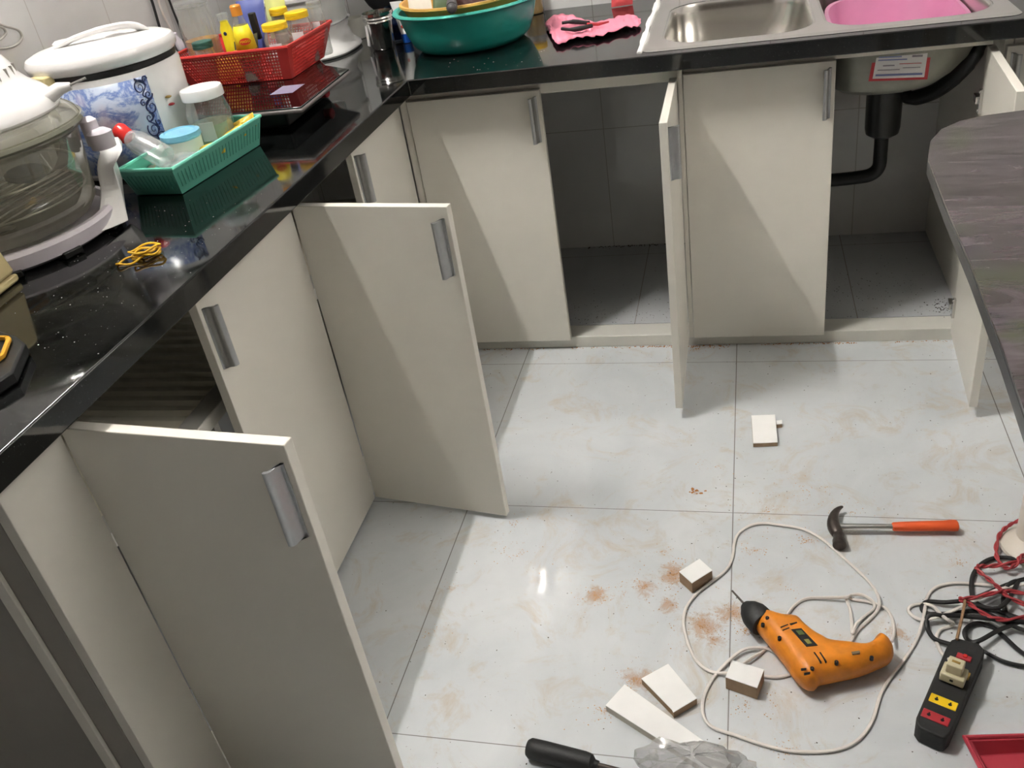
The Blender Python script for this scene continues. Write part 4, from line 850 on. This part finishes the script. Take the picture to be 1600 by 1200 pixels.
# --- steel tumbler, glass, tube, black bag, glass jar
tc_ = at(599, 76, z=Z); tc_.y += .005; tm = thing('steel_tumbler', tc_, 'stainless steel tumbler with ribbed rim left of the teal tub', 'tumbler')
MB().lathe(tc_, [(.001, .001), (.030, .001), (.033, .006), (.038, .070), (.041, .074), (.039, .078), (.042, .082), (.040, .086), (.043, .090), (.0425, .097), (.0405, .097), (.038, .07), (.031, .01), (.001, .006)], 40).build('cup', M['steel'], tm, smooth=True)
MB().obox(tc_ + Vector((-.030, -.022, .05)), (.006, -.008, 0), (.001, .001, 0), (.003, 0, .036)).build('sticker', M['paper'], tm)
gc = at(624, 64, z=Z); gl = thing('drinking_glass', gc, 'small glass with blue tint between the tumbler and the teal tub', 'glass')
MB().lathe(gc, [(.001, .002), (.020, .002), (.024, .095), (.0225, .095), (.018, .008), (.001, .006)], 28).build('cup', M['wetglass'], gl, smooth=True)
MB().lathe(gc, [(.001, .007), (.0185, .007), (.0195, .045), (.001, .045)], 24).build('blue_liquid', mat('dark blue liquid', '20305c', .2), gl)
kc = at(637, 66, z=Z); kt = thing('toothpaste_tube', kc, 'white tube standing on its blue cap against the teal tub', 'tube')
MB().lathe(kc, [(.001, .001), (.013, .001), (.015, .024), (.001, .025)], 22).build('cap', M['blue'], kt, smooth=True)
MB().loft([[kc + Vector((.014 * math.cos(t / 20 * 6.2832) * (1 + f * .25) - .012 * f, .014 * math.sin(t / 20 * 6.2832) * (1 - f * .85), .025 + f * .085)) for t in range(20)] for f in (0, .33, .66, 1)]).build('tube_body', M['white'], kt, smooth=True)
MB().lathe(kc + Vector((-.002, -.0125, .045)), [(.001, 0), (.004, 0), (.004, .001), (.001, .001)], 12, axis=(0, -1, 0)).build('red_dot', M['logored'], kt)
bc = Vector((-.405, 1.222, Z + .055)); rings = []
for j in range(11):
    f = j / 10; ring = []
    for i in range(30):
        t = 6.2832 * i / 30; k = 1 + .14 * pnoise(Vector((math.cos(t) * 2, math.sin(t) * 2, f * 3))); rr = (.035 + .055 * min(1, f * 3.2) ** .6) * k * (1 if f < .8 else 1 - (f - .8) * 2.6)
        ring.append(bc + Vector((rr * math.cos(t), .60 * rr * math.sin(t), f * .26)))
    rings.append(ring)
hb_ = thing('hanging_bag', (bc.x, bc.y, bc.z), 'black fabric bag hanging on the tiled wall above the steel tumbler', 'bag')
MB().loft(rings).build('pouch', mat('black woven fabric', '131316', .8, bump=.5, bscale=300), hb_, smooth=True)
MB().tube([bc + Vector((-.03, 0, .25)), bc + Vector((-.02, .03, .31)), bc + Vector((0, .05, .335)), bc + Vector((.02, .03, .31)), bc + Vector((.03, 0, .25))], .004, 8, smooth=4).build('strap', M['black'], hb_, smooth=True)
MB().tube([bc + Vector((0, .067, .325)), bc + Vector((0, .045, .325)), bc + Vector((0, .040, .34))], .003, 8).build('wall_hook', M['steel'], hb_, smooth=True)
wcup = at(568, 62, z=Z); wcup.y += .03; wcup.x -= .03; tag(MB().lathe(wcup, [(.001, .001), (.026, .001), (.032, .060), (.030, .060), (.024, .006), (.001, .005)], 28).build('plastic_cup', mat('cloudy plastic', 'c9c8bf', .4), smooth=True), 'low cloudy plastic cup left of the steel tumbler', 'cup')
# --- teal tub
TC = Vector((-.090, .950, Z)); tt = thing('washing_tub', TC, 'big teal plastic tub holding a yellow bowl on the worktop', 'tub')
MB().lathe(TC, [(.001, .001), (.118, .001), (.140, .004), (.156, .018), (.170, .048), (.181, .088), (.184, .102), (.181, .102), (.166, .050), (.150, .02), (.130, .008), (.001, .006)], 64).build('tub_body', M['teal'], tt, smooth=True)
MB().lathe(TC, [(.182, .097), (.194, .099), (.198, .103), (.196, .107), (.186, .107), (.181, .102)], 64).build('rim', M['tealrim'], tt, smooth=True)
yc = TC + Vector((-.002, .004, .0085)); tag(MB().lathe(yc, [(.001, .001), (.095, .001), (.120, .012), (.152, .070), (.168, .104), (.175, .108), (.175, .114), (.168, .114), (.148, .075), (.116, .018), (.001, .008)], 56).build('mixing_bowl', M['peach'], smooth=True), 'yellow orange bowl nested inside the teal tub', 'bowl')
kn = thing('grey_grater_handle', at(705, 8, z=Z + .14), 'dark grey knob handle sticking over the teal tub rim', 'utensil')
MB().tube([at(700, -25, z=Z + .15), at(705, -5, z=Z + .148), at(706, 12, z=Z + .142)], [.010, .011, .013], 16, smooth=3).build('handle', mat('dark grey plastic', '4c4a4c', .4), kn, smooth=True)
MB().sphere(at(706, 13, z=Z + .142), .012, 14).build('knob', mat('dark grey knob', '444345', .35), kn, smooth=True)
packet('white_packet', at(655, 0, z=Z + .13), (.9, -.1, .3), (-.1, .4, .8), .07, .13, mat('translucent white packet', 'dedbd0', .4, var=.06), 'translucent white packet standing in the yellow bowl', 31)
packet('green_packet', at(690, -12, z=Z + .12), (.9, .2, .1), (0, .5, .8), .05, .09, mat('dark green packet', '50684a', .5), 'dark green packet in the yellow bowl beside the white one', 33)
packet('dark_packet', at(750, -8, z=Z + .115), (.9, .1, .0), (0, .9, .3), .14, .10, mat('dark red brown dried food', '4a2a28', .7, var=.3, vscale=70), 'dark reddish food filling the right side of the yellow bowl', 35, th=.02)
gj = at(832, 24, z=Z); gj.y += .03; jar(gj, .030, .085, M['yellow'], 'small glass jar of yellow and red paste right of the teal tub', mat('yellow red paste', 'b58a28', .5, var=.3, vscale=30), fh=.7)
# --- pink cloth with a tool
cl = MB(); rowp = [((868, 72), (852, 44)), ((878, 74), (866, 30)), ((896, 66), (884, 28)), ((915, 64), (905, 34)), ((938, 62), (928, 40)), ((960, 55), (948, 38)), ((980, 50), (968, 32)), ((996, 47), (985, 29)), ((1002, 42), (1000, 36))]
NV = 10; pts = []; a_ = spline([at(*p[0], z=Z) for p in rowp], 5); b_2 = spline([at(*p[1], z=Z) for p in rowp], 5)
for i, (p, q_) in enumerate(zip(a_, b_2)):
    for j in range(NV + 1):
        f = j / NV; r_ = p.lerp(q_, f); k = pnoise(Vector((r_.x * 28, r_.y * 28, 0))) ; k2 = pnoise(Vector((r_.x * 70, r_.y * 50, 3)))
        pts.append(r_ + Vector((k2 * .004, k * .006, .006 + .008 * abs(k) + .004 * abs(k2) + .003 * math.sin(i * .9) ** 2)))
F = [(i * (NV + 1) + j, (i + 1) * (NV + 1) + j, (i + 1) * (NV + 1) + j + 1, i * (NV + 1) + j + 1) for i in range(len(a_) - 1) for j in range(NV)]
tag(cl.add(pts, F).build('cleaning_cloth', M['pink'], smooth=True, solid=.002), 'rumpled pink cloth lying on the worktop left of the sink', 'cloth')
to = thing('pliers', at(905, 42, z=Z + .02), 'black and red handled pliers lying on the pink cloth', 'pliers')
zz = Z + .022
MB().tube([at(878, 36, z=zz), at(895, 34, z=zz), at(920, 36, z=zz)], [.004, .006, .005], 10, smooth=3).build('handle', M['rubber'], to, smooth=True)
MB().tube([at(878, 45, z=zz), at(898, 46, z=zz), at(925, 40, z=zz)], [.004, .006, .005], 10, smooth=3).build('handle', M['rubber'], to, smooth=True)
MB().tube([at(918, 38, z=zz), at(935, 38, z=zz), at(951, 34, z=zz)], [.004, .004, .002], 8).build('jaw', M['redborder'], to, smooth=True)
packet('red_sponge', at(972, -4, z=Z + .02), (1, .2, 0), (0, .6, .7), .06, .05, mat('red sponge', 'cf4a4e', .8, bump=.4), 'red scrap of sponge at the top edge behind the pink cloth', 41, th=.01, cat='sponge')
# --- rubber band, cream box, black tray
rbn = MB()
for k, (cx, cy, rx, ry, an, zz) in enumerate(((-.296, -.352, .022, .012, .5, .003), (-.292, -.350, .020, .015, .2, .007), (-.294, -.353, .018, .010, .9, .010), (-.312, -.374, .020, .010, .6, .003), (-.295, -.352, .024, .013, .7, .013))):
    rbn.tube([Vector((cx + rx * math.cos(t) * math.cos(an) - ry * math.sin(t) * math.sin(an), cy + rx * math.cos(t) * math.sin(an) + ry * math.sin(t) * math.cos(an), Z + zz + .002 * math.sin(3 * t + k))) for t in [i / 24 * 6.2832 for i in range(25)]], .0017, 6)
tag(rbn.build('rubber_band', M['mustard'], smooth=True), 'tangled mustard yellow rubber band on the black worktop', 'rubber band')
bx = [at(0, 462, z=Z), at(30, 436, z=Z), at(18, 400, z=Z)]; bxp = [Vector((-.455, -.452, 0)), Vector((-.475, -.4015, 0)), Vector((-.62, -.47, 0)), Vector((-.60, -.535, 0))]
cbx = thing('cream_appliance', (-.53, -.47, Z), 'cream plastic box shape cut off by the left edge of the photo', 'appliance')
c0_ = at(31, 434, z=Z + .004); c1b = at(0, 458, z=Z + .004); dirb = (c1b - c0_).normalized(); per = Vector((dirb.y, -dirb.x, 0)); per = Vector((-.75, -.66, 0)).normalized()
qq = [c0_, c0_ + dirb * .20, c0_ + dirb * .20 + per * .16, c0_ + per * .16]
MB().loft([[Vector((p.x, p.y, Z + .0005)) for p in qq], [Vector((p.x, p.y, Z + .014)) for p in qq]]).build('base', M['cream'], cbx, bevel=.004, bseg=3)
MB().loft([[Vector((p.x, p.y, Z + .0145)) for p in qq], [Vector((p.x, p.y, Z + .10)) + (sum(qq, Vector()) / 4 - p) * .10 for p in qq]]).build('cover', M['cream'], cbx, bevel=.006, bseg=3)
tq = [at(38, 533, z=Z + .02), at(18, 578, z=Z + .02), at(-10, 596, z=Z + .02), at(-60, 620, z=Z + .02), at(-110, 560, z=Z + .02), at(-30, 505, z=Z + .02), at(24, 522, z=Z + .02)]
bt_ = thing('black_tray', (tq[0].x - .05, tq[0].y, Z), 'small black tray with a yellow rimmed lens on the worktop\'s near left edge', 'tray')
MB().loft([[Vector((p.x, p.y, Z + .0005)) for p in tq], [Vector((p.x, p.y, Z + .018)) for p in tq]]).build('body', M['blackplastic'], bt_, bevel=.003)
MB().tube([at(12, 529, z=Z + .022), at(14, 531, z=Z + .022), at(4, 556, z=Z + .022), at(-25, 580, z=Z + .022), at(-45, 560, z=Z + .022), at(-20, 528, z=Z + .022), at(12, 528, z=Z + .022)], .0035, 8).build('yellow_rim', mat('amber plastic', 'e0a52e', .3), bt_, smooth=True)

# --- cables on the wall
def wallc(px, r, mtl, label, x=-.822, smooth=5):
    return tag(MB().tube([at(u, v, x=x + dx) for u, v, dx in [(p + (0,))[:3] for p in px]], r, 8, smooth=smooth).build('appliance_cord', mtl, smooth=True), label, 'cord')
wallc([(185, -190), (228, -30), (240, 10), (250, 45), (258, 75), (272, 105), (290, 130, .02), (305, 140, .06)], .0035, M['blackwire'], 'left black cord hanging down the wall behind the rice cooker')
wallc([(210, -190), (255, -30), (268, 10), (280, 40), (291, 66)], .003, M['blackwire'], 'black cord with a plug hanging right of the other wall cord')
pg = thing('plug', at(303, 74, x=-.80), 'black mains plug at the end of the right wall cord', 'plug')
MB().tube([at(288, 60, x=-.82), at(296, 70, x=-.812), at(318, 80, x=-.80)], [.006, .013, .010], 12, smooth=2).build('plug_body', M['rubber'], pg, smooth=True)
wallc([(200, -190), (240, -30), (252, 15), (268, 48), (276, 62), (283, 76)], .0028, M['whitewire'], 'white cord between the two black cords on the wall')
wp = thing('plug', at(278, 65, x=-.812), 'white mains plug left of the black plug on the wall', 'plug')
MB().tube([at(272, 52, x=-.815), at(279, 66, x=-.815), at(287, 82, x=-.812)], [.006, .011, .008], 12, smooth=2).build('plug_body', M['lilac'], wp, smooth=True)
wallc([(-20, 30), (5, 40), (28, 47), (34, 60), (22, 72), (0, 76), (-20, 70), (-25, 50), (0, 42), (9, 52), (-5, 64), (-30, 66)], .0028, mat('grey cord', 'a9a59e', .5), 'coiled grey cord on the wall above the glass oven')

# ================================================================ CRUMBS AND SAWDUST
def flake(mb, p, s, rnd, squash=.5):
    a = rnd.random() * 6.28; n = rnd.choice((3, 4, 5)); k = len(mb.v)
    ring = [Vector((p.x + s * rnd.uniform(.5, 1.2) * math.cos(a + 6.2832 * i / n), p.y + s * rnd.uniform(.4, 1.1) * math.sin(a + 6.2832 * i / n), p.z)) for i in range(n)]
    mb.add(ring + [Vector((p.x, p.y, p.z + s * squash))], [tuple(range(n))[::-1]] + [(i, (i + 1) % n, n) for i in range(n)])
rnd = random.Random(5)
sd = MB()
for (u, v), r, st in DUST:
    c = at(u, v, z=0)
    for _ in range(int(420 * st * (r / .05) ** 2)):
        a = rnd.random() * 6.2832; d = abs(rnd.gauss(0, .55)) * r; k = pnoise(Vector((math.cos(a) * d * 40 + c.x * 20, math.sin(a) * d * 40 + c.y * 20, 0)))
        if k < -.02: continue
        flake(sd, Vector((c.x + d * 1.25 * math.cos(a), c.y + d * math.sin(a), .0001)), rnd.choice((.0006, .0008, .001, .0016)), rnd)
tag(sd.build('sawdust', M['sawdust'], weld=False), 'light brown sawdust scattered over the white floor tiles', 'sawdust', kind='stuff')
cb = MB()
for u0_, u1_, n_, sp in ((1000, 1052, 80, .004), (1075, 1140, 120, .008), (745, 860, 60, .003), (895, 1000, 40, .004), (1190, 1300, 90, .003), (1300, 1340, 40, .004), (1400, 1495, 40, .006)):
    for _ in range(n_):
        u = rnd.uniform(u0_, u1_); c = at(u, 540, z=0); flake(cb, Vector((c.x, .684 - abs(rnd.gauss(0, sp)), .0001)), rnd.choice((.0008, .0012, .002, .0028)), rnd, .6)
for _ in range(14): flake(cb, Vector(at(1085 + rnd.gauss(0, 7), 768 + rnd.gauss(0, 3), z=.0002)), .004, rnd, .4)
tag(cb.build('wood_chips', M['chip'], weld=False), 'orange brown wood chips along the foot of the white kick board', 'wood chips', kind='stuff')
dk = MB()
for _ in range(1500):
    flake(dk, Vector((rnd.uniform(-.2, 1.5), rnd.uniform(-1.0, .66) , .0001)), rnd.choice((.0006, .0008, .001, .0012, .0018)), rnd)
for _ in range(220): flake(dk, Vector((rnd.uniform(.1, .47), .76 + abs(rnd.gauss(0, .12)), .0342)), rnd.choice((.001, .0015, .0022)), rnd)
for _ in range(90): flake(dk, Vector((rnd.uniform(.1, .47), 1.288 - abs(rnd.gauss(0, .006)), .0342)), rnd.choice((.002, .003, .004)), rnd, .8)
for _ in range(220): flake(dk, Vector((rnd.uniform(.80, 1.14), .76 + abs(rnd.gauss(0, .2)), .0342)), rnd.choice((.001, .0015, .0022)), rnd)
for _ in range(60): flake(dk, Vector((1.135 - abs(rnd.gauss(0, .02)), .80 + rnd.gauss(0, .02), .0342)), rnd.choice((.0015, .0025, .003)), rnd)
for _ in range(120): flake(dk, Vector((rnd.uniform(-.55, -.31), rnd.uniform(-.3, .3), .0342)), rnd.choice((.0015, .0025, .004)), rnd)
dkv = [v for v in dk.v]
tag(dk.build('crumbs', M['dirt'], weld=False), 'tiny dark crumbs strewn over the floor and cabinet bases', 'crumbs', kind='stuff')
gd = MB()
for _ in range(170): flake(gd, Vector((rnd.uniform(-.45, -.18), rnd.uniform(-.65, -.1), H + .0001)), rnd.choice((.0004, .0006, .0008, .0012)), rnd, .3)
for _ in range(30): flake(gd, Vector((rnd.uniform(-.1, .15), rnd.uniform(.63, .78), H + .0001)), rnd.choice((.0006, .0012, .002)), rnd, .3)
tag(gd.build('white_crumbs', M['paper'], weld=False), 'white specks scattered on the black worktop', 'crumbs', kind='stuff')
